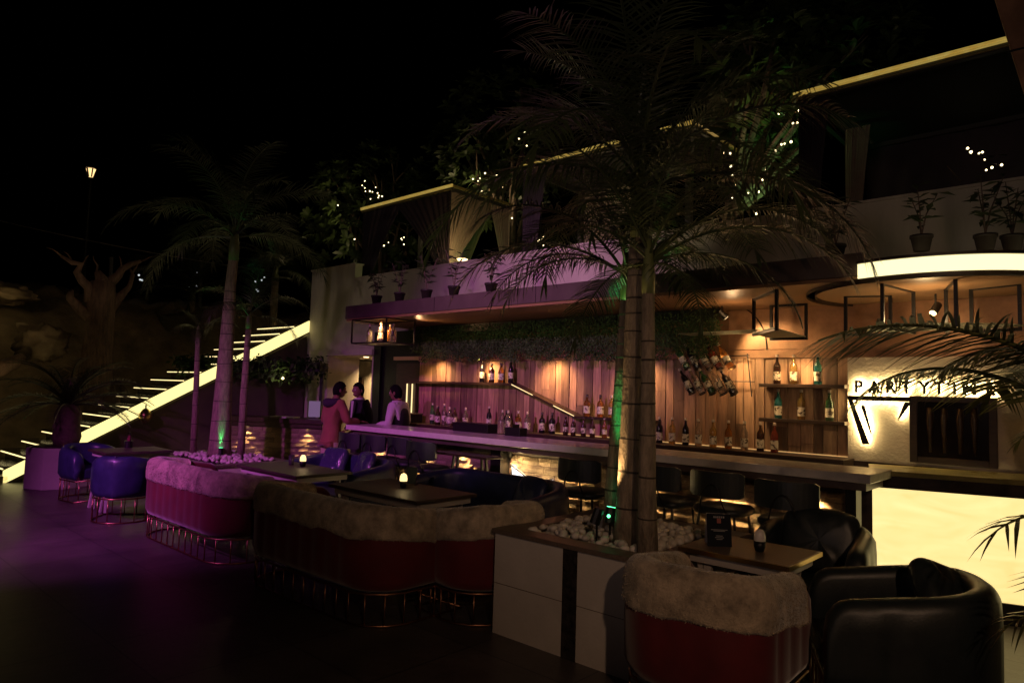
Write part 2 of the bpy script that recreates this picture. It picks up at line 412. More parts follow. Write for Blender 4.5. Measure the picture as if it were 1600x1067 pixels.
# ---------------------------------------------------------------- white sign wall
t = thing('sign_wall', 'rough white plaster wall carrying the backlit party sign', 'wall', (-.5, 7.15, 0))
b = MB(); b.bb((-1.56, 0, 1.08), (3, .3, 2.07)); b.build('wall_face', M_rough, t)
b = MB(); b.bb((-1.57, -.03, 1.02), (3, .02, 1.08)); b.build('ledge', M_darkwood, t)
b = MB(); b.bb((-1.57, .01, 2.07), (3, .3, 2.6)); b.build('copper_panel', M_copper_sheet, t)
w = thing('sign_window', 'dark wooden framed window right of the black triangle logo', 'window', (-1.19, 7.14, 1.41))
b = MB()
for a, c in (((-.33, -.3), (-.27, .3)), ((.27, -.3), (.33, .3)), ((-.27, .25), (.27, .3)), ((-.27, -.3), (.27, -.24))):
    b.bb((a[0], -.04, a[1]), (c[0], .0, c[1]))
b.build('frame', M_darkwood, w, bevel=.004)
b = MB(); b.bb((-.27, -.012, -.24), (.27, -.004, .25)); b.build('pane', mat('dark_window_glass', (.012, .008, .007), .15), w)
for k, xx in enumerate((-.17, -.06, .06, .165)):
    b = MB(); b.lathe([(.012, -.2), (.018, -.05), (.03, .08), (.024, .2)], 8, (xx, -.022, 0)); b.build('baluster', M_darkwood, w, smooth=True)

# sign letters and logo, standing off the wall, halo lit from behind
def text_mesh(ch, size, depth):
    c = bpy.data.curves.new('letter', 'FONT'); c.body = ch; c.size = size; c.extrude = depth; c.align_x = 'CENTER'; c.offset = 0.005
    o = bpy.data.objects.new('letter', c); COL.objects.link(o)
    me = bpy.data.meshes.new_from_object(o.evaluated_get(bpy.context.evaluated_depsgraph_get()))
    bpy.data.objects.remove(o); me.materials.clear(); return me
s = thing('party_sign', 'black halo lit letters reading PARTYTIME on the white wall', 'sign', (-1.5, 7.15, 1.735))
for ch, px in zip('PARTYTIME', (1342, 1367, 1392, 1417, 1445, 1468, 1492, 1515, 1548)):
    p = at(px, 605, 7.11)
    me = text_mesh(ch, .155, .008); me.materials.append(M_black)
    put('letter', me, s, (p.x+1.5, -.052, .0), (PI/2, 0, 0), (.92, 1, 1))
    me2 = text_mesh(ch, .150, .002); me2.materials.append(E_sign)
    put('led_backing', me2, s, (p.x+1.5, -.036, .002), (PI/2, 0, 0), (.92, 1, 1))
L = thing('triangle_logo', 'black halo lit broken triangle logo under the lettering', 'sign', (-1.78, 7.15, 1.45))
def logo(poly, y0, y1, m, name, sc=1):
    c = Vector((sum(p[0] for p in poly)/len(poly), 0, sum(p[1] for p in poly)/len(poly)))
    pts = [(c.x+(p[0]-c.x)*sc+1.78, y0, c.z+(p[1]-c.z)*sc-1.45) for p in poly]
    b = MB(); b.slab(pts, (0, y1-y0, 0)); b.build(name, m, L)
for poly in ([(-2.045, 1.695), (-2.02, 1.70), (-1.50, 1.70), (-1.50, 1.655), (-2.0, 1.655), (-2.045, 1.68)],
             [(-2.045, 1.68), (-2.0, 1.654), (-1.855, 1.245), (-1.915, 1.24)],
             [(-1.50, 1.654), (-1.555, 1.654), (-1.615, 1.485), (-1.605, 1.485)],
             [(-1.925, 1.60), (-1.905, 1.61), (-1.89, 1.595), (-1.835, 1.35), (-1.845, 1.35)]):
    logo(poly, -.058, -.040, M_black, 'stroke'); logo(poly, -.037, -.033, E_sign, 'led_backing', .93)

# ---------------------------------------------------------------- bar counter with stone front
stone_meshes = []
for k in range(7):
    b = MB()
    def f(u, v, k=k):
        return Vector(((u-.5), 0, (v-.5)))
    nx, nz = 4, 2
    vs = []
    for i in range(nx+1):
        for j in range(nz+1):
            e = i in (0, nx) or j in (0, nz)
            vs.append((i/nx-.5, -(.2 if e else rnd(.5, 1.0))-(rnd(0, .25)), j/nz-.5))
    fs = [(i*(nz+1)+j, (i+1)*(nz+1)+j, (i+1)*(nz+1)+j+1, i*(nz+1)+j+1) for i in range(nx) for j in range(nz)]
    n0 = len(vs); ring = [i*(nz+1) for i in range(nx+1)]+[nx*(nz+1)+j for j in range(1, nz+1)]+[i*(nz+1)+nz for i in range(nx-1, -1, -1)]+[j for j in range(nz-1, 0, -1)]
    bk = [(vs[i][0], 0, vs[i][2]) for i in ring]; vs += bk
    m = len(ring); fs += [(ring[i], n0+i, n0+(i+1) % m, ring[(i+1) % m]) for i in range(m)]
    b._add(vs, fs); stone_meshes.append(b.mesh('stone', M_stone))
def stones(parent, xa, xb, z0, z1, rows, lmin, lmax, gaps=()):
    h = (z1-z0)/rows
    for r_ in range(rows):
        x = xa
        while x < xb-.02:
            l = min(rnd(lmin, lmax), xb-x)
            if xb-x-l < lmin*.4: l = xb-x
            for g0, g1 in gaps:
                if x < g0 < x+l: l = g0-x
                if g0 <= x < g1: x = g1; l = 0
            if l > .02:
                put('stone', random.choice(stone_meshes), parent, (x+l/2, 0, z0+h*(r_+.5)), scale=(l-.005, rnd(.022, .05), h-.004))
            x += max(l, .001)
t = thing('bar_counter', 'long white topped bar counter with stacked stone front', 'bar counter', (-5, 6.0, 0))
b = MB(); b.bb((-3.28, -.35, 1.03), (3.53, .28, 1.10)); b.build('countertop', M_counter, t, bevel=.008)
b = MB(); b.bb((-3.2, -.28, .965), (3.48, .2, 1.028)); b.build('apron', M_fascia, t, bevel=.004)
b = MB(); b.bb((-3.2, 0.002, 0), (3.3, .12, .964)); b.build('front_wall', M_fascia, t)
g = t
stones(g, -3.18, 3.28, .02, .90, 10, .15, .37, gaps=((-.6, -.42),))
b = MB(); b.bb((-.6, -.16, 0), (-.44, .0, .962)); b.build('post', M_black, t)
b = MB(); b.bb((3.29, -.14, 0), (3.37, .0, .962)); b.build('post', M_black, t)
for i, X in enumerate((-8.48, -7.94, -7.35, -6.96, -6.19, -5.36, -4.51, -3.6, -2.73, -1.98)):
    if i == 2: continue
    f = MB(); f.lathe([(.028, .964), (.028, .885), (.018, .885)], 12, (X+5, -.09, 0)); f.build('downlight', M_black, t)
    f = MB(); f.lathe([(.018, .884), (.0005, .8835)], 12, (X+5, -.09, 0), cap=False); f.build('downlight_lens', E_warm, t)
    spot((X, 5.905, .878), (X, 5.97, .2), 24 if X < -4 else 42, (1, .62, .24), 115, .8, .012)
ns = thing('neon_bird_sign', 'blue and white neon outline of a bird on the stone bar front', 'neon sign', (-5.15, 5.94, .74))
def np_(x, y): 
    p = at(x, y, 5.93); return (p.x+5.15, -.01, p.z-.74)
ol = [np_(x, y) for x, y in ((799, 725), (801, 750), (824, 752), (826, 748), (815, 738), (799, 725))]
b = MB(); b.slab([Vector(p) for p in ol[:-1]], (0, .012, 0)); b.build('lit_panel', E_neonfill, ns)
b = MB(); b.tube([Vector(p)+Vector((0, -.012, 0)) for p in ol], .008, 6); b.build('neon_tube', M_black, ns)
ol = [np_(x, y) for x, y in ((831, 751), (838, 747), (848, 750), (864, 749), (858, 754), (845, 757), (831, 754))]
b = MB(); b.slab([Vector(p) for p in ol], (0, .012, 0)); b.build('lit_panel', E_neonfill, ns)
b = MB(); b.tube([Vector(p)+Vector((0, -.012, 0)) for p in ol+[ol[0]]], .007, 6); b.build('neon_tube', M_black, ns)
b = MB(); b.tube([np_(808, 740), np_(806, 748), np_(815, 750)], .008, 6); b.build('neon_tube', E_neon, ns)
point((-5.2, 5.86, .80), 5, (1, .72, .30), .05); point((-4.85, 5.86, .66), 5, (1, .72, .30), .05)

# curved end bar with backlit onyx front
t = thing('onyx_bar', 'end of the bar with glowing yellow backlit onyx front', 'bar counter', (-1.6, 6.2, 0), math.atan2(.4, 1.43))
b = MB(); b.bb((-.02, 0, 1.05), (2.9, .62, 1.09)); b.build('countertop', mat('amber_counter', (.42, .36, .13), .3, var=.2, nscale=4), t, bevel=.006)
b = MB(); b.bb((-.02, .01, .95), (2.88, .5, 1.048)); b.build('apron', M_darkwood, t)
b = MB(); b.bb((-.0, .03, .16), (2.86, .06, .948)); b.build('lit_panel', E_onyx, t)
b = MB(); b.bb((-.04, .02, 0), (2.86, .3, .158)); b.build('plinth', M_black, t)
b = MB(); b.bb((-.09, -.0, 0), (-.005, .3, .949)); b.build('post', M_darkwood, t)

# back counter
t = thing('back_counter', 'dark low back counter under the plank wall', 'counter', (-5.2, 7.0, 0))
b = MB(); b.bb((-3.3, -.2, 1.03), (3.2, .18, 1.10)); b.build('countertop', M_darkwood, t, bevel=.005)
b = MB(); b.bb((-3.28, -.1, 0), (3.18, .17, 1.028)); b.build('cabinet', M_black, t)
b = MB(); b.bb((-.6, .165, 1.101), (3.15, .178, 1.109)); b.build('led_strip', E_shelf, t)

# ---------------------------------------------------------------- stair
A0 = Vector((-12.9, 2.65, .16)); A1 = Vector((-12.1, 7.3, 2.89))
st = thing('lit_stair', 'outdoor stair with glowing yellow side band and lit treads', 'staircase', (-12.9, 2.65, 0))
dirn = Vector((.8, 4.65, 0)).normalized(); sidev = Vector((-1, -.03, 0))
def SP(s, z, side=0): return Vector((.8*s, 4.65*s, z))+sidev*side
b = MB(); P = [SP(0, -.02), SP(1, 2.69), SP(1, 2.91), SP(0, .18)]
b.slab(P, sidev*.05); b.build('led_band', E_strip, st)
b = MB(); P = [SP(-.03, -.0), SP(.012, -.0), SP(.012, .10), SP(-.03, .10)]
b.slab(P, sidev*.3); b.build('foot_block', M_white, st)
b = MB(); P = [SP(.0, -.04), SP(1, 2.665), SP(1, 2.687), SP(.0, -.022)]
b.slab(P, sidev*.06); b.build('band_trim', M_black, st)
N = 17
for i in range(N):
    s0 = (i)/N; z = .16+2.73*(i+.55)/N
    b = MB(); P = [SP(s0, z-.035, .055), SP(s0+1.15/N, z-.035, .055), SP(s0+1.15/N, z, .055), SP(s0, z, .055)]
    b.slab(P, sidev*1.45); so = b.build('step', M_blackstone, st)
    b = MB(); P = [SP(s0-.003, z-.052, .06), SP(s0+.001, z-.052, .06), SP(s0+.001, z-.037, .06), SP(s0-.003, z-.037, .06)]
    b.slab(P, sidev*1.38); b.build('step_led', E_step, so)
    b = MB(); P = [SP(s0+.012, z-.19, .07), SP(s0+.016, z-.19, .07), SP(s0+.016, z-.038, .07), SP(s0+.012, z-.038, .07)]
    b.slab(P, sidev*1.38); b.build('riser', M_blackstone, so)
b = MB(); P = [SP(0, -.06, .08), SP(1, 2.6, .08), SP(1, 0, .08), SP(.03, -.06, .08)]
b.slab(P, sidev*.1); b.build('under_wall', mat('brown_render', (.10, .075, .06), .9, var=.3, nscale=2), st)
# long brown wall under the stair head and behind the second bar
b = MB(); b.bb((-12.4, 7.34, 0), (-11.8, 7.6, 2.7)); tag(b.build('stair_head_wall', M_plaster), 'narrow plastered wall under the top of the stair', 'wall')

# ---------------------------------------------------------------- second stone counter at the left
p0 = Vector((-11.75, 5.82, 0)); p1 = Vector((-10.35, 6.59, 0)); dv = p1-p0; ang = math.atan2(dv.y, dv.x)
t = thing('reception_counter', 'small stone fronted counter with two downlights beside the stair', 'counter', p0, ang)
lg = dv.length
b = MB(); b.bb((-.5, -.10, .97), (lg+.06, .5, 1.05)); b.build('countertop', M_darkwood, t, bevel=.006)
b = MB(); b.bb((-.5, -.055, .90), (lg+.02, .45, .968)); b.build('apron', M_darkwood, t)
b = MB(); b.bb((-.5, .002, 0), (lg, .4, .90)); b.build('front_wall', M_fascia, t)
stones(t, -.45, lg, .02, .88, 10, .15, .36)
for q in (.10, .835):
    xx = q*lg
    f = MB(); f.lathe([(.03, .899), (.03, .885), (.02, .885)], 10, (xx, -.03, 0)); f.build('downlight', M_black, t)
    f = MB(); f.lathe([(.02, .884), (.0005, .8835)], 10, (xx, -.03, 0), cap=False); f.build('downlight_lens', E_warm, t)
    w_ = p0 + Matrix.Rotation(ang, 3, 'Z') @ Vector((xx, -.09, .87))
    spot(w_, w_+Vector((.03, .02, -1)), 16, (1, .58, .22), 95, .8, .012)
q = p0 + Matrix.Rotation(ang, 3, 'Z') @ Vector((lg-.28, .2, 1.05))
tb = thing('till_tablet', 'grey till tablet standing on the small stone counter', 'tablet', q, ang+.3)
b = MB(); b.box((0, 0, .17), (.20, .015, .28)); b.build('screen', E_screen, tb, bevel=.004)
b = MB(); b.box((0, .03, .01), (.14, .12, .02)); b.beam((0, .05, .0), (0, .01, .15), .04, .02); b.build('stand', M_black, tb)
q = p0 + Matrix.Rotation(ang, 3, 'Z') @ Vector((lg-.80, .12, 1.05))
tb = thing('open_book', 'pale open ledger lying on the small stone counter', 'book', q, ang+.1)
b = MB(); b.box((-.11, 0, .012), (.21, .28, .024)); b.build('left_page', M_shirt, tb); b = MB(); b.box((.11, 0, .010), (.21, .28, .02)); b.build('right_page', M_shirt, tb)

def leaf_cloud(n, fn, size, aspect=.5, down=0.0):
    b = MB()
    for _ in range(n):
        p = Vector(fn())
        a = rnd(0, 2*PI); e = rnd(-1.2, .9)-down
        d = Vector((math.cos(a)*math.cos(e), math.sin(a)*math.cos(e), math.sin(e)))
        sd = d.cross(Vector((rnd(-1, 1), rnd(-1, 1), rnd(-1, 1)))).normalized()
        l = size*rnd(.6, 1.3); w = l*aspect*.5
        m = p+d*l*.5
        b._add([p, m+sd*w, p+d*l, m-sd*w], [(0, 1, 2, 3)])
    return b
t = thing('planter_trough', 'dark planter trough overflowing with foliage above the stone counter', 'planter', (-12.1, 6.12, 1.9), ang)
b = MB(); b.bb((-1.5, -.15, -.02), (1.5, .15, .14)); b.build('trough', M_black, t)
leaf_cloud(2600, lambda: (rnd(-1.5, 1.5), rnd(-.28, .2), .12+rnd(-.38, .16)*random.random()), .10, .5, .3).build('foliage', M_leaf2, t)
b = MB(); b.bb((-1.46, .05, -1.9), (-1.40, .11, -.02)); b.build('post', M_black, t)
b = MB(); b.bb((1.40, .05, -1.9), (1.46, .11, -.02)); b.build('post', M_black, t)
for px, py in ((374, 583), (442, 591)):
    p = at(px, py, 6.3)
    t = thing('string_bulb', 'small yellow bulb glowing among the %s foliage over the stone counter' % ('left palm' if px < 400 else 'trough'), 'bulb', p)
    b = MB(); b.ball((0, 0, 0), .022); b.build('bulb', E_bulb, t, smooth=True)
    b = MB(); b.lathe([(.012, .02), (.012, .05)], 8); b.build('socket', M_black, t)
    point(p+Vector((0, -.06, .02)), 1.0, LED, .03)

# ---------------------------------------------------------------- hanging greenery along the bar
t0_ = -8.32
for i in range(12):
    xx = t0_ + i*.42
    t = thing('trailing_plant', 'trailing greenery under the bar canopy, %s clump from the left end' % ('first second third fourth fifth sixth seventh eighth ninth tenth eleventh twelfth'.split()[i]), 'plant', (xx+.2, 6.92, 2.5), 0, 'trailing plants under the canopy')
    b = MB(); b.bb((-.2, -.08, -.02), (.2, .1, .09)); b.build('trough', M_black, t)
    ph = [rnd(.36, .55) for _ in range(7)]
    def fn():
        k = random.randrange(7); u = random.random()**.8
        return ((k-3)*.06+rnd(-.06, .06), -.05+rnd(-.11, .11)*(1-.4*u), .08-u*ph[k])
    leaf_cloud(3600, fn, .024, .6, .5).build('foliage', M_leaf2, t)

# ---------------------------------------------------------------- shelves
t = thing('stepped_shelf', 'dark left wall shelf with a lit slanted step down to a lower run', 'shelf', (-6.4, 7.1, 1.72))
b = MB(); b.bb((-2.12, -.08, 0), (0, .09, .035)); b.build('upper_board', M_darkwood, t)
b = MB(); b.slab([(0, -.08, .035), (1.14, -.08, -.365), (1.14, -.08, -.40), (0, -.08, .0)], (0, .17, 0)); b.build('slanted_board', M_darkwood, t)
b = MB(); b.bb((1.14, -.08, -.40), (2.28, .09, -.367)); b.build('lower_board', M_darkwood, t)
b = MB(); b.slab([(.03, -.088, .018), (.42, -.088, -.119), (.42, -.088, -.128), (.03, -.088, .008)], (0, .006, 0)); b.build('led_strip', E_thin, t)
b = MB(); b.slab([(.78, -.088, -.246), (1.12, -.088, -.365), (1.12, -.088, -.373), (.78, -.088, -.255)], (0, .006, 0)); b.build('led_strip', E_thin, t)

for z, nm in ((1.80, 'upper'), (1.445, 'lower')):
    t = thing('wall_shelf', '%s of the two short dark shelves at the right end of the plank wall' % nm, 'shelf', (-2.46, 7.1, z))
    b = MB(); b.bb((-.43, -.08, -.035), (.41, .08, 0)); b.build('board', M_darkwood, t, bevel=.003)
    
t = thing('vertical_light', 'pair of upright yellow light tubes at the left end of the plank wall', 'light', (-8.66, 7.08, 1.05))
for xx in (-.05, .08):
    b = MB(); b.tube([(xx, 0, .02), (xx, 0, .66)], .011, 6); b.build('tube_light', E_thin, t)
b = MB(); b.bb((-.12, .02, 0), (.14, .05, .70)); b.build('backing_board', M_darkwood, t)

# ---------------------------------------------------------------- bottles
def glassmat(name, col, trans=.85): return mat(name, col, .12, trans=trans, spec=.5)
G = dict(brown=glassmat('brown_bottle_glass', (.05, .02, .008), .3), clear=glassmat('clear_bottle_glass', (.80, .74, .62), .92),
         amber=glassmat('amber_bottle_glass', (.72, .34, .07), .9), gold=glassmat('gold_bottle_glass', (.85, .62, .20), .9),
         teal=glassmat('teal_bottle_glass', (.06, .40, .42), .8), green=glassmat('green_bottle_glass', (.05, .14, .05), .5),
         red=glassmat('red_bottle_glass', (.50, .10, .05), .8), dark=glassmat('black_bottle_glass', (.012, .010, .012), .1))
def labelmat():
    if 'bottle_label_print' in MATS: return MATS['bottle_label_print']
    m = mat('bottle_label_print', (.66, .60, .46), .6); n = m.node_tree.nodes; L_ = m.node_tree.links
    tc = n.new('ShaderNodeTexCoord'); tx = n.new('ShaderNodeTexNoise'); tx.inputs['Scale'].default_value = 34; tx.inputs['Detail'].default_value = 3
    oi = n.new('ShaderNodeObjectInfo'); va = n.new('ShaderNodeVectorMath'); va.operation = 'ADD'
    L_.new(tc.outputs['Object'], va.inputs[0]); L_.new(oi.outputs['Random'], va.inputs[1]); L_.new(va.outputs[0], tx.inputs[0])
    cr = n.new('ShaderNodeValToRGB'); cr.color_ramp.elements[0].position = .40; cr.color_ramp.elements[0].color = (.09, .06, .03, 1)
    cr.color_ramp.elements[1].position = .46; cr.color_ramp.elements[1].color = (.66, .60, .46, 1)
    L_.new(tx.outputs[0], cr.inputs[0]); L_.new(cr.outputs[0], n['Principled BSDF'].inputs['Base Color']); return m
M_label = labelmat()
PROF = dict(syrup=([(.034, 0), (.037, .006), (.037, .17), (.034, .19), (.016, .225), (.0135, .24), (.0135, .278)], .272, .30, (.035, .125)),
            wine=([(.034, 0), (.037, .006), (.037, .185), (.030, .215), (.015, .24), (.0145, .295)], .285, .315, (.06, .145)),
            spirit=([(.038, 0), (.042, .006), (.042, .165), (.036, .185), (.016, .205), (.015, .245)], .238, .275, (.04, .13)),
            beer=([(.030, 0), (.033, .005), (.033, .135), (.024, .165), (.013, .195), (.013, .232)], .226, .240, (.05, .11)))
BM = {}
def bottle(kind, glass, loc, label, group, cap=None, lab=True, sc=1, rot=None):
    prof, c0, c1, (l0, l1) = PROF[kind]
    key = (kind, glass)
    if key not in BM:
        BM[key] = MB().lathe(prof, 14).mesh('glass', G[glass], True)
    ck = ('cap', kind, cap)
    if ck not in BM: BM[ck] = MB().lathe([(.016, c0), (.0165, c0+.002), (.0165, c1), (.014, c1+.002)], 10).mesh('cap', M_capd if cap else M_cap, True)
    lk = ('label', kind)
    if lk not in BM:
        rr_ = max(p[0] for p in prof)+.0008
        BM[lk] = MB().lathe([(rr_, l0), (rr_, l1)], 16, cap=False).mesh('label', M_label, True)
    t = thing('bottle', label, 'bottle', loc, 0, group)
    t.scale = (sc, sc, sc)
    if rot: t.rotation_euler = rot
    put('glass', BM[key], t); put('cap', BM[ck], t)
    if lab: put('label', BM[lk], t)
    return t
grp = 'syrup bottles on the back counter'
seq = [(1030, 'dark', 'dark bottle with white label standing first right of the palm trunks'), (1050, 'gold', 'pale gold bottle next to the first dark bottle right of the palm trunks'),
       (1071, 'dark', 'black bottle between the pale gold and clear bottles on the back counter'), (1091, 'clear', 'clear bottle just right of the black one on the back counter'),
       (1114, 'gold', 'bright golden bottle in the middle of the back counter row'), (1138, 'amber', 'orange amber bottle beside the bright golden one on the back counter'),
       (1163, 'clear', 'clear bottle under the right of the wire rack, by the orange amber bottle'), (1188, 'brown', 'brown bottle second from the right end of the back counter row'),
       (1210, 'red', 'reddish bottle at the right end of the back counter row below the short shelves')]
for px, g, lb in seq: bottle('syrup', g, (at(px, 695, 7.0).x, 7.0, 1.101), lb, grp)
grp = 'bottles on the two short shelves'
for px, z, g, lb in ((1214, 1.801, 'brown', 'brown bottle at the left of the upper short shelf'), (1240, 1.801, 'gold', 'pale gold bottle in the middle of the upper short shelf'),
                     (1278, 1.801, 'teal', 'teal bottle at the right of the upper short shelf'), (1216, 1.446, 'teal', 'bright teal bottle at the left of the lower short shelf'),
                     (1252, 1.446, 'gold', 'yellow gold bottle in the middle of the lower short shelf'), (1296, 1.446, 'green', 'green bottle at the right of the lower short shelf')):
    bottle('syrup', g, (at(px, 625, 7.08).x, 7.08, z), lb, grp)
grp = 'bottles on the upper left shelf'
for px, g, lb in ((753, 'dark', 'black bottle standing first from the left on the upper left shelf'), (768, 'brown', 'brown bottle standing second on the upper left shelf'),
                  (783, 'amber', 'amber bottle standing third on the upper left shelf'), (798, 'dark', 'black bottle standing at the slanted end of the upper left shelf')):
    bottle('wine' if g == 'dark' else 'spirit', g, (at(px, 590, 7.06).x, 7.06, 1.756), lb, grp, cap=1)
grp = 'bottles on the lower left shelf run'
for px, g, lb in ((917, 'amber', 'amber whisky bottle first on the lower run of the left shelf'), (938, 'amber', 'amber whisky bottle second on the lower run of the left shelf'),
                  (956, 'gold', 'golden bottle just left of the green lit palm trunk on the shelf'), (976, 'gold', 'yellow bottle seen between the palm trunks on the shelf')):
    bottle('spirit', g, (at(px, 640, 7.05).x, 7.05, 1.354), lb, grp, cap=1 if g == 'amber' else None)
grp = 'bottles along the left of the back counter'
for px, k, g, lb in ((671, 'wine', 'green', 'tall green wine bottle first in the left bottle cluster'), (679, 'spirit', 'green', 'short green bottle beside the tall wine bottle at left'),
                     (686, 'spirit', 'brown', 'brown bottle third in the left bottle cluster'), (696, 'wine', 'clear', 'tall clear bottle with big label in the left cluster'),
                     (704, 'spirit', 'clear', 'short clear bottle right of the tall clear one at left'), (712, 'spirit', 'brown', 'brown bottle near the right of the left cluster'),
                     (723, 'spirit', 'clear', 'round clear bottle ending the left cluster'),
                     (766, 'wine', 'dark', 'tall black wine bottle with white capsule standing alone'), (781, 'spirit', 'clear', 'clear spirit bottle right of the tall black wine bottle'),
                     (787, 'spirit', 'dark', 'dark bottle squeezed between two clear spirit bottles'), (796, 'spirit', 'clear', 'second clear spirit bottle right of the black wine bottle'),
                     (812, 'spirit', 'amber', 'orange bottle beneath the start of the slanted shelf'), (826, 'spirit', 'clear', 'clear bottle right of the orange one beneath the slanted shelf'),
                     (843, 'spirit', 'dark', 'black square shouldered bottle left of its twin under the slanted shelf'), (859, 'spirit', 'dark', 'black square shouldered bottle right of its twin under the slanted shelf'),
                     (886, 'beer', 'brown', 'brown beer bottle first in the beer row'), (898, 'beer', 'brown', 'brown beer bottle second in the beer row'),
                     (914, 'beer', 'brown', 'brown beer bottle third in the beer row'), (928, 'beer', 'brown', 'brown beer bottle fourth in the beer row'),
                     (941, 'beer', 'amber', 'small amber bottle fifth in the beer row'), (955, 'beer', 'amber', 'small amber bottle sixth in the beer row by the green palm trunk')):
    bottle(k, g, (at(px, 665, 6.98).x, 6.98+(.05 if px % 2 else -.03), 1.101), lb, grp, cap=1 if g in ('brown', 'dark') and px != 766 else None)

# bottle cage hanging at the left end of the canopy
t = thing('bottle_cage', 'black hanging cage shelf with glass base under the left canopy end', 'hanging shelf', (-7.95, 5.98, 2.26))
def edgebox(b, a, c, r=.010):
    x0, y0, z0 = a; x1, y1, z1 = c
    for y in (y0, y1):
        for z in (z0, z1): b.beam((x0, y, z), (x1, y, z), 2*r, 2*r)
    for x in (x0, x1):
        for z in (z0, z1): b.beam((x, y0+r, z), (x, y1-r, z), 2*r, 2*r)
    for x in (x0, x1):
        for y in (y0, y1): b.beam((x, y, z0+r), (x, y, z1-r), 2*r, 2*r)
b = MB(); edgebox(b, (-.40, -.25, 0), (.40, .25, .335)); b.build('frame', M_black, t)
b = MB(); b.bb((-.39, -.24, -.004), (.39, .24, .004)); b.build('glass_shelf', M_glassplate, t)
for k, (dx, dy, kd, g, lb) in enumerate(((-.18, -.1, 'spirit', 'clear', 'clear bottle at the left in the hanging cage'), (-.07, .0, 'beer', 'amber', 'small amber bottle second in the hanging cage'),
                            (.02, -.05, 'wine', 'clear', 'tall clear bottle in the middle of the hanging cage'), (.13, .03, 'spirit', 'amber', 'amber bottle right of centre in the hanging cage'),
                            (.27, -.02, 'spirit', 'clear', 'clear bottle at the right in the hanging cage'))):
    bottle(kd, g, (-7.95+dx, 5.98+dy, 2.265), lb, 'bottles in the hanging cage', lab=(k in (1, 2)))
spot((-7.9, 5.86, 2.56), (-7.9, 5.98, 2.2), 60, (1, .5, .22), 130, .8, .03)
spot((-7.5, 6.25, 2.45), (-7.0, 6.35, 2.62), 6, (1, .5, .22), 120, .8, .03)

# hanging glass shelves around the arch
t = thing('hanging_shelf', 'black framed glass shelf hanging from the soffit left of the lit arch', 'hanging shelf', (-2.45, 6.4, 2.25))
def frame(b, P, Q, z0, z1, r=.012):
    P = Vector((P[0], P[1], 0))-Vector((t.location.x, t.location.y, 0)); Q = Vector((Q[0], Q[1], 0))-Vector((t.location.x, t.location.y, 0))
    a, c = P+Vector((0, 0, z0)), Q+Vector((0, 0, z0)); e, f_ = P+Vector((0, 0, z1)), Q+Vector((0, 0, z1))
    b.beam(a, c, 2*r, 2*r); b.beam(e, f_, 2*r, 2*r)
    b.beam(a-Vector((0, 0, r)), e+Vector((0, 0, r)), 2.2*r, 2.2*r, up=(1, 0, 0)); b.beam(c-Vector((0, 0, r)), f_+Vector((0, 0, r)), 2.2*r, 2.2*r, up=(1, 0, 0))
for P, Q in (((-2.68, 6.39), (-2.28, 5.92)), ((-2.72, 6.92), (-2.38, 6.94))):
    b = MB(); frame(b, P, Q, 0, .34); b.build('end_frame', M_black, t)
b = MB(); b.prism([(p[0]+2.45, p[1]-6.4) for p in ((-2.70, 6.38), (-2.30, 5.92), (-2.38, 6.93), (-2.72, 6.92))], .012, .02); b.build('glass_shelf', M_glassplate, t)
b = MB(); b.prism([(p[0]+2.45, p[1]-6.4) for p in ((-3.35, 6.15), (-2.50, 6.06), (-2.70, 6.36), (-3.35, 6.40))], .012, .02); b.build('glass_shelf', M_glassplate, t)
t = thing('hanging_shelf', 'black framed curved glass shelf hanging inside the lit arch', 'hanging shelf', (-1.25, 6.4, 2.24))
for P, Q in (((-1.9, 6.55), (-1.57, 6.69)), ((-1.46, 5.98), (-1.36, 6.55)), ((-1.12, 6.53), (-0.97, 6.03)), ((-.96, 6.63), (-.63, 6.52))):
    b = MB(); frame(b, P, Q, 0, .35); b.build('end_frame', M_black, t)
pl = [(cx+.68*math.cos(a), cy+.68*math.sin(a)) for a in [R(200+i*7) for i in range(21)]]+[(cx+.15*math.cos(a), cy+.15*math.sin(a)) for a in (R(340), R(270), R(200))]
b = MB(); b.prism([(p[0]+1.25, p[1]-6.4) for p in pl], .012, .02); b.build('glass_shelf', M_glassplate, t)

# track spots on the soffit
def track(p, d, label, power, ang_, col=WARM):
    t = thing('track_spotlight', label, 'spotlight', p)
    d = Vector(d).normalized()
    b = MB(); b.tube([-d*.05, d*.06], .032, 12); b.build('housing', M_black, t)
    b = MB(); b.tube([d*.061, d*.063], .026, 12); b.build('lens', E_warm, t)
    b = MB(); b.tube([(0, 0, 0), (0, 0, .12)], .008, 6); b.build('bracket', M_black, t)
    spot(Vector(p)+d*.08, Vector(p)+d, power, col, ang_, .7, .03)
p = at(1128, 490, 6.75); track((p.x, 6.75, p.z), (.40, .42, -.55), 'black track spotlight aimed at the planks right of the wire rack', 44, 90)
p = at(1462, 482, 6.45); track((p.x, 6.45, p.z), (-.15, -.5, -.5), 'black spotlight glowing under the middle of the lit arch', 10, 90)
point((-1.22, 6.3, 2.33), 8, WARM, .05)
point((-2.95, 6.5, 2.36), 4, (1, .58, .26), .05)
for X_ in (-8.0, -6.9, -5.7, -4.4, -3.2, -2.5): spot((X_, 6.93, 2.09), (X_, 7.2, 1.55), 32 if X_ < -4 else 19, (1, .56, .24), 125, 1, .04)

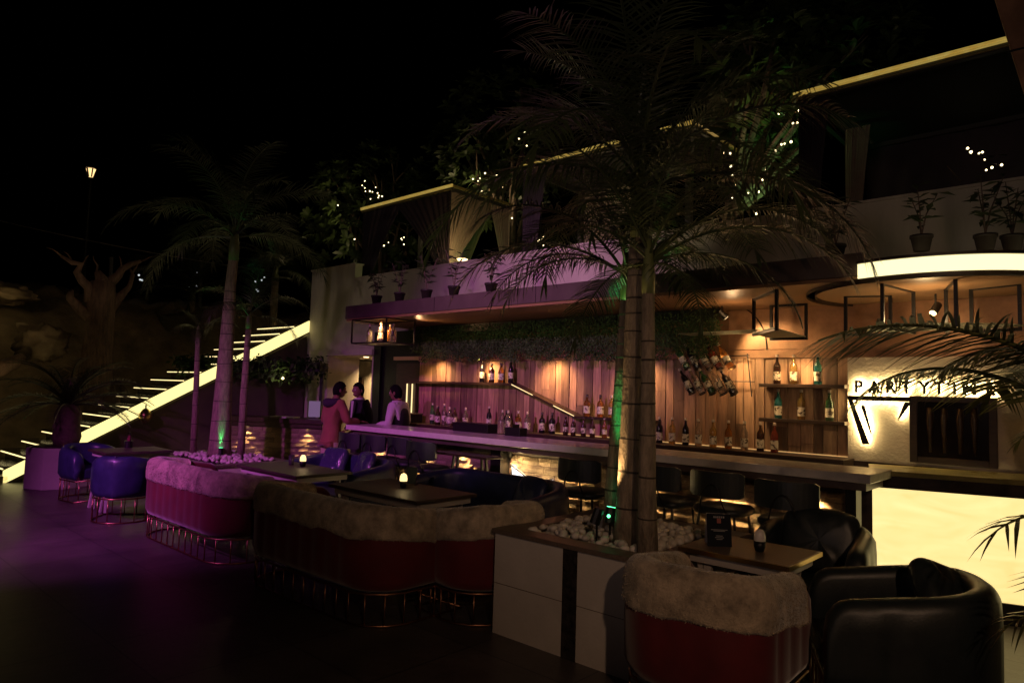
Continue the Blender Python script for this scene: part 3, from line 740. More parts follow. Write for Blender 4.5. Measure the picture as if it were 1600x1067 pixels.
# wire wine rack with bottles
t = thing('wire_wine_rack', 'black wire wine rack fixed on the planks right of the greenery', 'wine rack', (-3.34, 7.0, 1.88))
tilt = Vector((.34, -.25, -1)).normalized()
rackb = []
for row, (zz, xs) in enumerate(((.17, (-.30, -.17, -.04, .08, .21)), (-.10, (-.24, -.12, .0, .12, .24)))):
    for j, xx in enumerate(xs):
        base = Vector((xx, -.10, zz-.10)); d = Vector((-.62, .02, 1)).normalized()
        b = MB()
        for off in (.0, .07):
            c = base+d*off; a1 = d.orthogonal().normalized(); a2 = d.cross(a1)
            b.tube([c+(a1*math.cos(w)+a2*math.sin(w))*.045 for w in [k*PI/5 for k in range(11)]], .004, 5, cap=False)
        b.tube([base+d.orthogonal().normalized()*.045, base+d.orthogonal().normalized()*.045+d*.22], .004, 5)
        b.build('ring', M_black, t)
        rackb.append((row, j, base+Vector((-3.34, 7.0, 1.88)), d))
b = MB(); b.tube([(-.36, .13, .22), (.30, .13, .22)], .006, 6); b.tube([(-.30, .13, -.06), (.36, .13, -.06)], .006, 6); b.tube([(-.3, .13, .24), (-.25, .13, -.22)], .006, 6); b.tube([(.28, .13, .24), (.33, .13, -.22)], .006, 6)
b.build('wall_wire', M_black, t)
ords = ('first', 'second', 'third', 'fourth', 'fifth')
for row, j, p, d in rackb:
    bottle('wine', ('green', 'dark', 'clear', 'red', 'amber', 'dark', 'clear', 'green', 'clear', 'dark')[row*5+j], p,
           'tilted wine bottle %s from the left in the %s row of the wire rack' % (ords[j], ('upper', 'lower')[row]), 'wine bottles in the wire rack',
           rot=Vector((0, 0, 1)).rotation_difference(d).to_euler())

# bar equipment on the back counter
def gear(name, label, cat, loc, parts):
    t = thing(name, label, cat, loc)
    for nm, a, c, m in parts:
        b = MB(); b.bb(a, c); b.build(nm, m, t, bevel=.004)
    return t
gear('bar_tray', 'long black bar tray standing behind the counter left of the clear jug', 'tray', (at(742, 677, 6.3).x, 6.3, 1.101-.0), (('body', (-.32, -.1, 0), (.32, .1, .10), M_black), ('lip', (-.33, -.11, .10), (.33, .11, .115), M_black)))
gear('napkin_caddy', 'black napkin caddy behind the counter under the slanted shelf', 'caddy', (at(806, 680, 6.25).x, 6.25, 1.101), (('body', (-.12, -.07, 0), (.12, .07, .10), M_black), ('divider', (-.004, -.06, .10), (.004, .06, .14), M_black)))
gear('drinks_cooler', 'small dark cooler box at the left end of the back counter', 'cooler', (-8.45, 6.95, 1.101), (('body', (-.16, -.12, 0), (.16, .12, .13), M_black), ('lid', (-.17, -.13, .13), (.17, .13, .15), M_fascia)))
t = thing('glass_jug', 'clear glass jug standing between the bar tray and the caddy', 'jug', (at(783, 677, 6.4).x, 6.4, 1.101))
b = MB(); b.lathe([(.05, 0), (.055, .01), (.05, .14), (.055, .17)], 14); b.build('glass', G['clear'], t, smooth=True)
b = MB(); b.tube([(.05, 0, .14), (.10, 0, .12), (.10, 0, .06), (.05, 0, .03)], .007, 6); b.build('handle', G['clear'], t, smooth=True)
# the spare high table
t = thing('narrow_high_table', 'dark narrow high table pushed under the counter in front of the neon bird', 'table', (-5.55, 5.42, 0))
b = MB(); b.bb((-.42, -.13, .90), (.42, .13, .925)); b.build('tabletop', M_darkwood, t, bevel=.004)
for sx in (-1, 1):
    b = MB(); b.beam((sx*.22, 0, .90), (sx*.34, -.05, 0), .025, .025, up=(0, 1, 0)); b.build('leg', M_black, t)
    b = MB(); b.beam((sx*.22, .06, .90), (sx*.34, .11, 0), .025, .025, up=(0, 1, 0)); b.build('leg', M_black, t)

# ---------------------------------------------------------------- bar stools
def make_stool(label):
    t = thing('bar_stool', label, 'bar stool', (0, 0, 0), 0, 'bar stools along the counter')
    b = MB()
    def seat(u, v):
        a = 2*PI*u; q = abs(math.cos(a))**.6*math.copysign(1, math.cos(a)); p = abs(math.sin(a))**.6*math.copysign(1, math.sin(a))
        prof = [(.0, .70), (.205, .70), (.225, .715), (.225, .745), (.20, .765), (.0, .772)]
        k = v*5; i = min(4, int(k)); f_ = k-i
        rr_ = prof[i][0]*(1-f_)+prof[i+1][0]*f_; z = prof[i][1]*(1-f_)+prof[i+1][1]*f_
        return Vector((rr_*q, rr_*.92*p, z))
    b.grid(seat, 24, 6, True); b.build('seat', M_dleather, t, smooth=True)
    b = MB()
    for side in (0, 1): pass
    def bk(u, v):
        x = (u-.5)*.46; y = -.22+.09*(2*(u-.5))**2
        a = v*4; i = int(round(a)) % 4
        q = [(-.014, .845), (.014, .845), (.014, 1.05), (-.014, 1.05)][i]
        e = .02 if abs(u-.5) > .47 else 0
        z = q[1]+(e if q[1] < .9 else -e)
        return Vector((x, y+q[0], z))
    b.grid(bk, 15, 5)
    n = len(b.v); b.f += [(0, 1, 2, 3), tuple(n-5+k for k in (3, 2, 1, 0))]; b.m += [0, 0]
    b.build('backrest', M_dleather, t, bevel=.006)
    for sx in (-.17, .17):
        for z in (.89, 1.0):
            s_ = MB(); s_.ball((sx, -.222+.09*(sx/.23)**2, z), (.011, .006, .011)); s_.build('stud', M_gold, t)
    b = MB(); b.tube([(-.12, -.20, .70)]+[(.085*math.sin(a)*1.0, -.245, .80+.15*math.cos(a)) for a in [R(-80+i*20) for i in range(9)]]+[(.12, -.20, .70)], .0065, 6); b.build('back_hoop', M_black, t, smooth=True)
    for sx in (-1, 1):
        for sy in (-1, 1):
            b = MB(); b.tube([(sx*.15, sy*.14, .70), (sx*.20, sy*.19, 0)], .011, 6); b.build('leg', M_black, t)
    b = MB(); q = [(-.185, -.175, .26), (.185, -.175, .26), (.185, .175, .26), (-.185, .175, .26)]
    for i in range(4): b.tube([q[i], q[(i+1) % 4]], .008, 6)
    b.build('footrest', M_black, t)
    return t
stool_lab = ['bar stool beside the man in the rust fleece', 'second bar stool from the man in the rust fleece', 'third bar stool from the man in the rust fleece',
             'bar stool left of the narrow high table', 'bar stool half hidden by the green lit palm trunk', 'bar stool just right of the thick palm trunks',
             'bar stool directly behind the menu card', 'bar stool nearest the glowing onyx bar end']
st0 = make_stool(stool_lab[0])
for i, (x, y, a) in enumerate(((-7.50, 5.32, 0), (-7.05, 5.36, .05), (-6.58, 5.40, -.05), (-5.98, 5.22, .1), (-3.76, 5.22, .05), (-3.02, 5.40, -.15), (-2.52, 5.42, .02), (-1.93, 5.30, .1))):
    if i == 0: st0.location = (x, y, 0); st0.rotation_euler.z = a
    else: dup(st0, (x, y, 0), a, stool_lab[i])

# ---------------------------------------------------------------- sofas and tub chairs
def upath(W, Dp, rr, t, n_corner=8, step=.03):
    hx = W/2-t/2; y0 = -Dp/2+t/2; y1 = Dp/2
    pts = []
    y = y1
    while y > y0+rr: pts.append((hx, y)); y -= step
    for i in range(n_corner+1):
        a = -i/n_corner*PI/2; pts.append((hx-rr+rr*math.cos(a), y0+rr+rr*math.sin(a)))
    x = hx-rr-step
    while x > -hx+rr+step/2: pts.append((x, y0)); x -= step
    for i in range(n_corner+1):
        a = -PI/2-i/n_corner*PI/2; pts.append((-hx+rr+rr*math.cos(a), y0+rr+rr*math.sin(a)))
    y = y0+rr+step
    while y < y1: pts.append((-hx, y)); y += step
    pts.append((-hx, y1))
    P = [Vector((p[0], p[1], 0)) for p in pts]; S = [0]
    for a, c in zip(P, P[1:]): S.append(S[-1]+(c-a).length)
    Nn = []
    for i in range(len(P)):
        tg = (P[min(i+1, len(P)-1)]-P[max(i-1, 0)]).normalized(); Nn.append(Vector((-tg.y, tg.x, 0))*-1 if False else Vector((tg.y, -tg.x, 0))*-1)
    # outward = away from the seat
    Nn = [n if n.dot(p-Vector((0, Dp*.25, 0))) > 0 else -n for n, p in zip(Nn, P)]
    return P, S, Nn
FUR_T = 9000
def tub(name, label, cat, loc, rz, W, Dp, zt, m, rr=.28, t=.13, zb=.29, drop=.10, pw=.17, group=None, fur=None, seatm=None, rods=.14, furlab=None):
    if fur: zb = .235
    T = thing(name, label, cat, loc, rz, group)
    P, S, Nn = upath(W, Dp, rr, t); Lt = S[-1]
    def top(s):
        d = min(s, Lt-s); z = zt
        ys = 1-min(1, d/(Dp*.9)); z -= drop*ys
        if d < .11: z -= .11*(1-math.sqrt(max(0, 1-(1-d/.11)**2)))
        return z
    b = MB(); k = 16
    for p, s, n in zip(P, S, Nn):
        z = top(s); bul = .013*abs(math.sin(PI*s/pw))**.5
        sec = [(-t/2, zb+.02), (-t/2, z-t/2)]+[(-t/2*math.cos(a), z-t/2+t/2*math.sin(a)) for a in [PI*i/8 for i in range(1, 8)]]
        sec += [(t/2+bul*.6, z-t/2), (t/2+bul, z-.14), (t/2+bul, (z+zb)/2), (t/2+bul*.9, zb+.07), (t/2-.015, zb+.02), (t/2-.04, zb), (-t/2+.02, zb)]
        b.v += [tuple(p+n*a+Vector((0, 0, c))) for a, c in sec]
        k = len(sec)
    m_ = len(P)
    for i in range(m_-1):
        for j in range(k): b.f.append((i*k+j, i*k+(j+1) % k, (i+1)*k+(j+1) % k, (i+1)*k+j)); b.m.append(0)
    b.f += [tuple(range(k)), tuple((m_-1)*k+j for j in range(k-1, -1, -1))]; b.m += [0, 0]
    b.build('shell', m, T, smooth=True)
    inner = [p-n*(t/2-.005) for p, n in zip(P, Nn)]
    poly = [(p.x, p.y) for p in inner[::2]]
    b = MB(); b.prism(poly, zb+.01, .44); b.build('seat_cushion', seatm or m, T, bevel=.025)
    out = [p+n*(t/2-.02) for p, n in zip(P, Nn)]
    loop = out+[out[0]]
    for z, r_ in ((.010, .010), (zb-.012, .009)):
        b = MB(); b.tube([Vector((p.x, p.y, z)) for p in loop[::2]+[loop[-1]]], r_, 6, cap=False); b.build('base_ring', M_copper, T, smooth=True)
    rm = MB().tube([(0, 0, .012), (0, 0, zb-.014)], .0065, 6).mesh('rod', M_copper, True)
    acc = 0; last = loop[0]
    for a, c in zip(loop, loop[1:]):
        l = (c-a).length; 
        while acc+l >= rods:
            q = a+(c-a).normalized()*(rods-acc); put('rod', rm, T, (q.x, q.y, 0)); l = (c-q).length; a = q; acc = 0
        acc += l
    if fur:
        f0, f1, dr = fur
        ia = [i for i in range(m_) if f0 <= S[i]/Lt <= f1]
        rows = []
        seed = rnd(0, 50)
        q = MB(); nrm = []
        for i in ia:
            p, s, n = P[i], S[i], Nn[i]; z = top(s)+.012; R0 = t/2+.017
            d = dr*(1+.13*noise.noise(Vector((s*3.5, seed, 0)))+.05*noise.noise(Vector((s*14, seed, 3))))
            prof = [(R0-.03, z-d+.004), (R0-.004, z-d-.004)]+[(R0+.006, z-d+(d-t/2)*w) for w in (.08, .25, .45, .65, .85)]
            prof += [(R0*math.cos(a), z-t/2+R0*math.sin(a)) for a in [PI*w/8 for w in range(0, 9)]]
            prof += [(-R0, z-.16), (-R0, z-.22), (-R0+.03, z-.225)]
            for a, c in prof:
                pp = p+n*a+Vector((0, 0, c))
                dd = .008*noise.noise(pp*7+Vector((seed, 0, 0)))+.003*noise.noise(pp*26)
                q.v.append(tuple(pp+n*dd*(1 if a > 0 else -1)+Vector((0, 0, dd*.6))))
        k2 = len(prof)
        for i in range(len(ia)-1):
            for j in range(k2-1): q.f.append((i*k2+j, i*k2+j+1, (i+1)*k2+j+1, (i+1)*k2+j)); q.m.append(0)
        q.f += [tuple(range(k2)), tuple((len(ia)-1)*k2+j for j in range(k2-1, -1, -1))]; q.m += [0, 0]
        base = list(q.f[:-2]); vv = [Vector(v) for v in q.v]
        ctr = Vector((0, 0, 0))
        nf = int(FUR_T*max(1, Lt*(f1-f0)/1.4))
        for _ in range(nf):
            fi = random.choice(base); a, c, d, e = [vv[x] for x in fi]
            u, v = random.random(), random.random()
            o = a*(1-u)*(1-v)+c*(1-u)*v+d*u*v+e*u*(1-v)
            nn = (c-a).cross(e-a)
            if nn.length < 1e-9: continue
            nn.normalize()
            if nn.dot(o-Vector((o.x*.0, Dp*.1, zt-t))) < 0 and False: nn = -nn
            i0 = fi[0]//k2; cen = P[ia[min(i0, len(ia)-1)]]+Vector((0, 0, zt-t/2))
            if nn.dot(o-cen) < 0 and o.z > zt-t: nn = -nn
            elif o.z <= zt-t and nn.dot(Vector((o.x-cen.x, o.y-cen.y, 0))) < 0: nn = -nn
            tip = o+nn*rnd(.002, .005)+Vector((rnd(-.005, .005), rnd(-.005, .005), rnd(-.008, .002)))
            sd = nn.orthogonal().normalized(); sd = Matrix.Rotation(rnd(0, 2*PI), 3, nn) @ sd
            q._add([o-sd*.003, o+sd*.003, tip], [(0, 1, 2)])
        fo = q.mesh('fur_throw', M_fur, True); fobj = put('fur_throw', fo, T)
    return T
sg = 'red sofas with fur throws'
tub('loveseat', 'red velvet loveseat under a fur throw lit magenta, beside the blue tub chairs', 'sofa', (-7.0, 3.26, 0), 0, 1.98, .84, .80, M_red, group=sg, fur=(.10, .90, .205))
tub('loveseat', 'dark red loveseat under a dim fur throw in front of the two lamp lit tables', 'sofa', (-4.70, 3.26, 0), .02, 1.86, .84, .80, M_red, group=sg, fur=(.06, .94, .205))
tub('armchair', 'narrow red armchair with fur throw squeezed against the white planter', 'armchair', (-3.66, 3.80, 0), R(80), .84, .72, .80, M_red, group=sg, fur=(.08, .92, .20))
tub('armchair', 'red armchair with plush fur throw in the foreground, back to the viewer', 'armchair', (-1.655, 3.42, 0), R(2), .76, .80, .80, M_red, rr=.2, group=sg, fur=(.06, .94, .225))
tub('loveseat', 'navy leather loveseat wrapped in clear plastic behind the far lamp table', 'sofa', (-7.0, 4.72, 0), PI, 1.55, .78, .80, M_leather)
tub('loveseat', 'curved navy leather loveseat facing the viewer in front of the neon bird', 'sofa', (-4.62, 4.74, 0), PI, 1.80, .85, .82, M_leather, rr=.36)
tub('tub_chair', 'navy leather tub chair at the far left beside the white planter box', 'armchair', (-10.72, 3.16, 0), R(-80), .68, .66, .74, M_leather, rr=.26)
tub('tub_chair', 'navy leather tub chair with its back turned, left of the magenta fur loveseat', 'armchair', (-8.86, 3.0, 0), R(50), .68, .64, .76, M_leather, rr=.28, pw=.2)
tub('tub_chair', 'dark leather tub chair facing the viewer before the onyx bar', 'armchair', (-1.66, 4.98, 0), PI+.12, .74, .72, .80, M_dleather, rr=.26, t=.12)
tub('tub_chair', 'dark leather tub chair seen from its side at the right edge', 'armchair', (-.90, 4.00, 0), R(115), .76, .80, .79, M_dleather, rr=.28, t=.12, pw=.2)
def cushion(label, loc, rot, m, s=(.42, .42, .13)):
    b = MB()
    def f(u, v):
        a = 2*PI*u; e = PI*(v-.5)
        cxx = abs(math.cos(a))**.45*math.copysign(1, math.cos(a)); sxx = abs(math.sin(a))**.45*math.copysign(1, math.sin(a))
        r_ = math.cos(e)**.5 if math.cos(e) > 0 else 0
        p = Vector((s[0]/2*cxx*r_, s[1]/2*sxx*r_, s[2]/2*math.sin(e)))
        return p+Vector((0, 0, .010*noise.noise(p*14+Vector(loc))+.006*math.sin(p.x*60+p.y*25)*abs(math.sin(e))))
    b.grid(f, 40, 17, True)
    o = b.build('cushion', m, None, smooth=True); o.location = loc; o.rotation_euler = rot
    return tag(o, label, 'cushion')
cushion('large dark leather cushion leaning in the dark tub chair behind the menu table', (-1.66, 5.12, .66), (R(75), 0, R(8)), M_dleather, (.52, .44, .16))
cushion('crumpled dark cushion poking above the rim of the dark tub chair at right', (-.74, 4.12, .70), (R(52), R(20), R(60)), M_dleather, (.34, .30, .15))
cushion('square navy cushion leaning at the right of the curved navy loveseat', (-4.15, 4.86, .66), (R(72), 0, R(-15)), M_leather)
cushion('plastic wrapped cushion at the left of the wrapped navy loveseat', (-7.35, 4.86, .68), (R(70), 0, R(10)), M_plastic)
cushion('plastic wrapped cushion at the right of the wrapped navy loveseat', (-6.72, 4.86, .68), (R(70), 0, R(-14)), M_plastic)

# ---------------------------------------------------------------- tables
def table(label, loc, w, d, rz=0, edge=M_tabletop, top=M_tabletop):
    t = thing('cafe_table', label, 'table', loc, rz, 'cafe tables between the sofas')
    b = MB(); b.bb((-w/2, -d/2, .712), (w/2, d/2, .742)); b.build('tabletop', top, t, bevel=.005)
    b = MB(); b.bb((w/2+.0005, -d/2, .714), (w/2+.006, d/2, .740)); b.bb((-w/2, -d/2-.006, .714), (w/2, -d/2-.0005, .740)); b.build('edge_band', edge, t)
    b = MB()
    for y in (-d/2+.05, d/2-.05): b.bb((-w/2+.04, y-.015, .66), (w/2-.04, y+.015, .711))
    for x in (-w/2+.05, w/2-.05): b.bb((x-.015, -d/2+.066, .66), (x+.015, d/2-.066, .711))
    b.build('apron', M_tableleg, t)
    for sx in (-1, 1):
        for sy in (-1, 1):
            b = MB(); b.beam((sx*(w/2-.16), sy*(d/2-.09), .66), (sx*(w/2-.05), sy*(d/2-.04), 0), .045, .03, up=(0, 1, 0)); b.build('leg', M_tableleg, t)
            b = MB(); b.beam((sx*(w/2-.10), sy*(d/2-.09), .66), (sx*(w/2-.20), sy*(d/2-.04), 0), .03, .02, up=(0, 1, 0)); b.build('leg', M_tableleg, t)
        b = MB(); b.beam((sx*(w/2-.12), -d/2+.08, .2), (sx*(w/2-.12), d/2-.08, .2), .03, .03); b.build('stretcher', M_tableleg, t)
    return t
table('small table between the two navy tub chairs at the left', (-9.62, 3.32, 0), .66, .80)
table('dark table with glowing lamp and tumbler behind the magenta fur loveseat', (-6.78, 3.98, 0), 1.25, .66)
table('dark table with one glowing lamp before the curved navy loveseat', (-4.90, 3.96, 0), 1.25, .68)
table('white legged table holding the menu card, beside the pebble planter', (-1.74, 4.10, 0), .66, .54, 0, M_gold, M_granite)
def tlamp(label, p, lit):
    t = thing('table_lamp', label, 'table lamp', p, 0, 'cordless table lamps')
    b = MB(); b.lathe([(.022, 0), (.026, .004), (.034, .03), (.034, .062)], 14); b.build('lamp_base', M_black, t, smooth=True)
    b = MB(); b.lathe([(.034, .062), (.034, .085), (.030, .108), (.020, .125), (.0, .131)], 14, cap=False); b.build('lamp_shade', E_tlamp if lit else M_counter, t, smooth=True)
    if lit: point(Vector(p)+Vector((0, 0, .16)), .35, (1, .72, .34), .03)
    return t
def onto(px, py, z=.742): p = atz(px, py, z); return (p.x, p.y, z)
tlamp('small glowing lamp on the far table beside a dark tumbler', onto(473, 729), True)
tlamp('small glowing lamp on the nearer dark table by the curved loveseat', onto(630, 762), True)
tlamp('unlit cream topped lamp beside the menu card', onto(1187, 861), False)
t = thing('tumbler', 'dark glass tumbler left of the glowing lamp on the far table', 'glass', onto(455, 726))
b = MB(); b.lathe([(.026, 0), (.028, .003), (.033, .11), (.030, .11), (.026, .006), (.0, .006)], 14); b.build('glass', glassmat('dark_tumbler_glass', (.06, .04, .07), .4), t, smooth=True)
b = MB(); b.lathe([(.028, .02), (.0, .02)], 12, cap=False); b.build('drink', M_black, t)
t = thing('menu_holder', 'dark wooden menu holder standing behind the nearer glowing lamp', 'menu', onto(642, 757), .5)
b = MB(); b.slab([(-.055, -.03, 0), (.055, -.03, 0), (.055, .01, .16), (-.055, .01, .16)], (0, .008, 0)); b.build('card', M_menu, t); b = MB(); b.bb((-.06, -.05, 0), (.06, .03, .012)); b.build('base', M_darkwood, t)
t = thing('menu_card', 'black tent menu card with grey lettering on the right table', 'menu', onto(1122, 851), R(38))
for sg_ in (-1, 1):
    b = MB(); b.slab([(-.073, sg_*.042, 0), (.073, sg_*.042, 0), (.073, sg_*.004, .19), (-.073, sg_*.004, .19)], (0, sg_*.003, 0)); b.build('card', M_menu if sg_ < 0 else M_tableleg, t)
def onc(x, z, off=.0045):
    y = -.042+.038*z/.19-off; return (x, y, z)
b = MB()
for z, w in ((.095, .05), (.088, .035), (.06, .02), (.05, .026), (.04, .018)):
    b._add([onc(-w, z), onc(w, z), onc(w, z+.0035), onc(-w, z+.0035)], [(0, 1, 2, 3)])
for k in range(6): x = -.032+k*.0115; b._add([onc(x, .165), onc(x+.007, .165), onc(x+.007, .176), onc(x, .176)], [(0, 1, 2, 3)])
b.build('menu_print', M_menutxt, t)
b = MB(); b._add([onc(-.012, .135), onc(.012, .135), onc(.012, .163), onc(-.012, .163)], [(0, 1, 2, 3)]); b.build('menu_emblem', M_menured, t)
t = thing('condiment_caddy', 'small metal caddy with red topped bottles on the left table', 'caddy', onto(201, 699))
b = MB(); b.lathe([(.05, 0), (.055, .09)], 12); b.build('basket', M_black, t); b = MB(); b.tube([(-.05, 0, .08), (-.04, 0, .20), (.04, 0, .20), (.05, 0, .08)], .005, 6); b.build('handle', M_black, t)
for dx in (-.02, .022):
    b = MB(); b.lathe([(.018, .0), (.018, .11), (.008, .135), (.006, .155)], 10, (dx, 0, .005)); b.build('sauce_bottle', MATS['red_velvet'], t, smooth=True)

# ---------------------------------------------------------------- planters and pebbles
peb_meshes = []
for k in range(6):
    b = MB(); s_ = rnd(0, 99); b.ball((0, 0, 0), (1, rnd(.75, .95), rnd(.6, .8)), 9, 7)
    b.v = [tuple(Vector(v)*(1+.16*noise.noise(Vector(v)*1.4+Vector((s_, 0, 0))))) for v in b.v]
    peb_meshes.append(b.mesh('pebble', M_pebble, True))
def pebbles(parent, n, fn, rmin, rmax, heap):
    for _ in range(n):
        x, y = fn(); r_ = rnd(rmin, rmax)
        put('pebble', random.choice(peb_meshes), parent, (x, y, heap(x, y)+r_*.35), (rnd(-.6, .6), rnd(-.6, .6), rnd(0, 6)), (r_, r_, r_))
PX0, PX1, PY0, PY1, PZ = -3.285, -2.03, 3.5, 4.75, .70
t = thing('white_planter', 'white plastered planter with black stripe, granite rim and white pebbles', 'planter', ((PX0+PX1)/2, (PY0+PY1)/2, 0))
hx, hy = (PX1-PX0)/2, (PY1-PY0)/2
b = MB()
for a, c in (((-hx, -hy), (hx, -hy+.1)), ((-hx, hy-.1), (hx, hy)), ((-hx, -hy+.1), (-hx+.1, hy-.1)), ((hx-.1, -hy+.1), (hx, hy-.1))): b.bb((a[0], a[1], 0), (c[0], c[1], PZ-.03))
b.build('box_wall', M_white, t)
b = MB()
for a, c in (((-hx-.02, -hy-.02), (hx+.02, -hy+.14)), ((-hx-.02, hy-.14), (hx+.02, hy+.02)), ((-hx-.02, -hy+.14), (-hx+.14, hy-.14)), ((hx-.14, -hy+.14), (hx+.02, hy-.14))): b.bb((a[0], a[1], PZ-.03), (c[0], c[1], PZ))
b.build('rim', M_granite, t, bevel=.004)
cxs = (PX0+PX1)/2
b = MB(); b.bb((-2.69-cxs, -hy-.006, 0), (-2.58-cxs, -hy+.001, PZ-.031)); b.build('stripe', M_blackstone, t)
b = MB(); b.bb((-hx, -hy-.0015, .335), (-2.69-cxs, -hy+.001, .339)); b.bb((-2.58-cxs, -hy-.0015, .335), (hx, -hy+.001, .339)); b.build('joint_line', M_granite, t)
b = MB(); b.bb((-hx+.1, -hy+.1, .4), (hx-.1, hy-.1, PZ-.06)); b.build('soil', M_soil, t)
pebbles(t, 290, lambda: (rnd(-hx+.17, hx-.17), rnd(-hy+.17, hy-.17)), .022, .040, lambda x, y: PZ-.05+.07*max(0, 1-(abs(x-.0)/.6)**2)*max(0, 1-(abs(y)/.6)**2)+rnd(0, .02))
b = MB()
pv = peb_meshes[0]
for _ in range(260):
    x, y, r_ = rnd(-hx+.16, hx-.16), rnd(-hy+.16, hy-.16), rnd(.02, .034)
    z = PZ-.06+.06*max(0, 1-(abs(x)/.6)**2)*max(0, 1-(abs(y)/.6)**2)
    q = Matrix.Rotation(rnd(0, 6), 3, 'Z')
    b._add([q @ (Vector(v.co)*r_)+Vector((x, y, z)) for v in pv.vertices], [tuple(p_.vertices) for p_ in pv.polygons])
tag(b.build('pebble_layer', M_pebble, t, smooth=True), kind='stuff')
t = thing('palm_planter', 'low granite edged planter with purple lit pebbles and three slim palms', 'planter', (-10.45, 4.9, 0))
hx2, hy2 = 1.0, .62
b = MB()
for a, c in (((-hx2, -hy2), (hx2, -hy2+.12)), ((-hx2, hy2-.12), (hx2, hy2)), ((-hx2, -hy2+.12), (-hx2+.12, hy2-.12)), ((hx2-.12, -hy2+.12), (hx2, hy2-.12))): b.bb((a[0], a[1], 0), (c[0], c[1], .46))
b.build('box_wall', M_white, t)
b = MB()
for a, c in (((-hx2-.02, -hy2-.02), (hx2+.02, -hy2+.14)), ((-hx2-.02, hy2-.14), (hx2+.02, hy2+.02)), ((-hx2-.02, -hy2+.14), (-hx2+.14, hy2-.14)), ((hx2-.14, -hy2+.14), (hx2+.02, hy2-.14))): b.bb((a[0], a[1], .46), (c[0], c[1], .49))
b.build('rim', M_granite, t)
b = MB(); b.bb((-hx2+.12, -hy2+.12, .2), (hx2-.12, hy2-.12, .45)); b.build('soil', M_soil, t)
pebbles(t, 230, lambda: (rnd(-hx2+.16, hx2-.16), rnd(-hy2+.16, hy2-.16)), .030, .050, lambda x, y: .46+.04*max(0, 1-(x/hx2)**2)+rnd(0, .02))

# spike lights
def spike(label, p, d, col, em, power, ang_):
    t = thing('spike_light', label, 'garden light', p)
    d = Vector(d).normalized(); c = Vector((0, 0, .10))
    b = MB(); b.tube([c-d*.05, c+d*.05], .034, 10); b.build('housing', M_black, t)
    b = MB(); b.tube([c+d*.051, c+d*.053], .028, 10); b.build('lens', em, t)
    b = MB(); b.tube([(0, 0, -.08), (0, 0, .08)], .008, 6); b.build('spike', M_black, t)
    spot(Vector(p)+c+d*.07, Vector(p)+c+d, power, col, ang_, .7, .02)
GREEN = (.06, 1, .22)
p = at(953, 822, 3.80); spike('green garden spotlight at the foot of the leaning palm in the white planter', (p.x, p.y, .76), (.02, .19, 1), GREEN, E_green, 70, 20)
g_ = bpy.data.objects['spike_light']; b = MB(); b.ball(at(951, 806, 3.76)-g_.location, .011); b.build('lens_glow_ball', E_green, g_, smooth=True)  # added glowing ball so the lens's green glow shows from the side
spike('hooded garden spotlight between the trunks in the white planter', (-2.58, 3.70, .76), (.24, .18, .9), (1, .62, .26), M_black, 70, 36)
spike('green garden spotlight beside the thick purple lit palm', (-10.27, 4.80, .50), (-.14, .03, 1), GREEN, E_green, 30, 34)
t = thing('bollard_light', 'small glowing garden bollard behind the left palms', 'garden light', (-11.6, 5.35, 0))
b = MB(); b.lathe([(.04, 0), (.04, .50)], 10); b.build('post', M_black, t); b = MB(); b.lathe([(.05, .50), (.05, .55)], 12); b.build('lens', E_warm, t); b = MB(); b.lathe([(.10, .55), (.02, .59)], 12); b.build('cap', M_black, t)
point((-11.5, 5.25, .52), 2, WARM, .04)

# ---------------------------------------------------------------- palms
def frond(L=1.8, elev=50, droop=95, n=38, ll=.42, hang=.5, w=.030, upf=(.05, .40), stiff=False, bare=.12):
    b = MB(); K = 26; pts = []; p = Vector((0, 0, 0)); ds = L/K
    for i in range(K+1):
        a = R(elev-droop*(i/K)**1.25); pts.append(p.copy()); p = p+Vector((math.cos(a), 0, math.sin(a)))*ds
    b.tube(pts, [.014*(1-.82*i/K)+.002 for i in range(K+1)], 5)
    for i in range(n):
        f = bare+(1-bare)*(i+.5)/n; q = f*K; k = min(K-1, int(q)); o = pts[k].lerp(pts[k+1], q-k); tg = (pts[k+1]-pts[k]).normalized()
        up = Vector((0, 1, 0)).cross(tg)*-1
        if up.z < 0: up = -up
        env = math.sin(PI*min(1, .12+.80*f))**.7
        for sd in (-1, 1):
            l = ll*env*rnd(.82, 1.12)
            d = (tg*rnd(.45, .75)+Vector((0, sd, 0))*1.0+up*rnd(*upf)).normalized()
            if f > .93: d = (tg*1.6+Vector((0, sd, 0))*.5).normalized()
            wd = tg.cross(d).cross(d); wd = (tg-d*tg.dot(d)).normalized()
            ww = w*rnd(.8, 1.15)*.5; c0 = o; vs = []; segs = 3 if not stiff else 2
            for j in range(segs+1):
                t_ = j/segs; wj = ww*(1-t_**1.6)*(.55+.45*min(1, t_*3+.3))
                vs += [c0-wd*wj, c0+wd*wj]
                dd = (d+Vector((0, 0, -1))*(hang*(t_+.25)*(1.0 if not stiff else .3))).normalized()
                c0 = c0+dd*(l/segs)
            b._add(vs, [(2*j, 2*j+1, 2*j+3, 2*j+2) for j in range(segs)])
    return b
def variants(tagname, m, params):
    return [frond(**p).mesh('frond', m) for p in params]
FV = variants('a', M_frond, [dict(L=1.7, elev=e, droop=d, hang=h, n=52, ll=.46, w=.017) for e, d, h in ((80, 70, .5), (66, 85, .6), (50, 95, .7), (35, 100, .9), (15, 95, 1.1))])
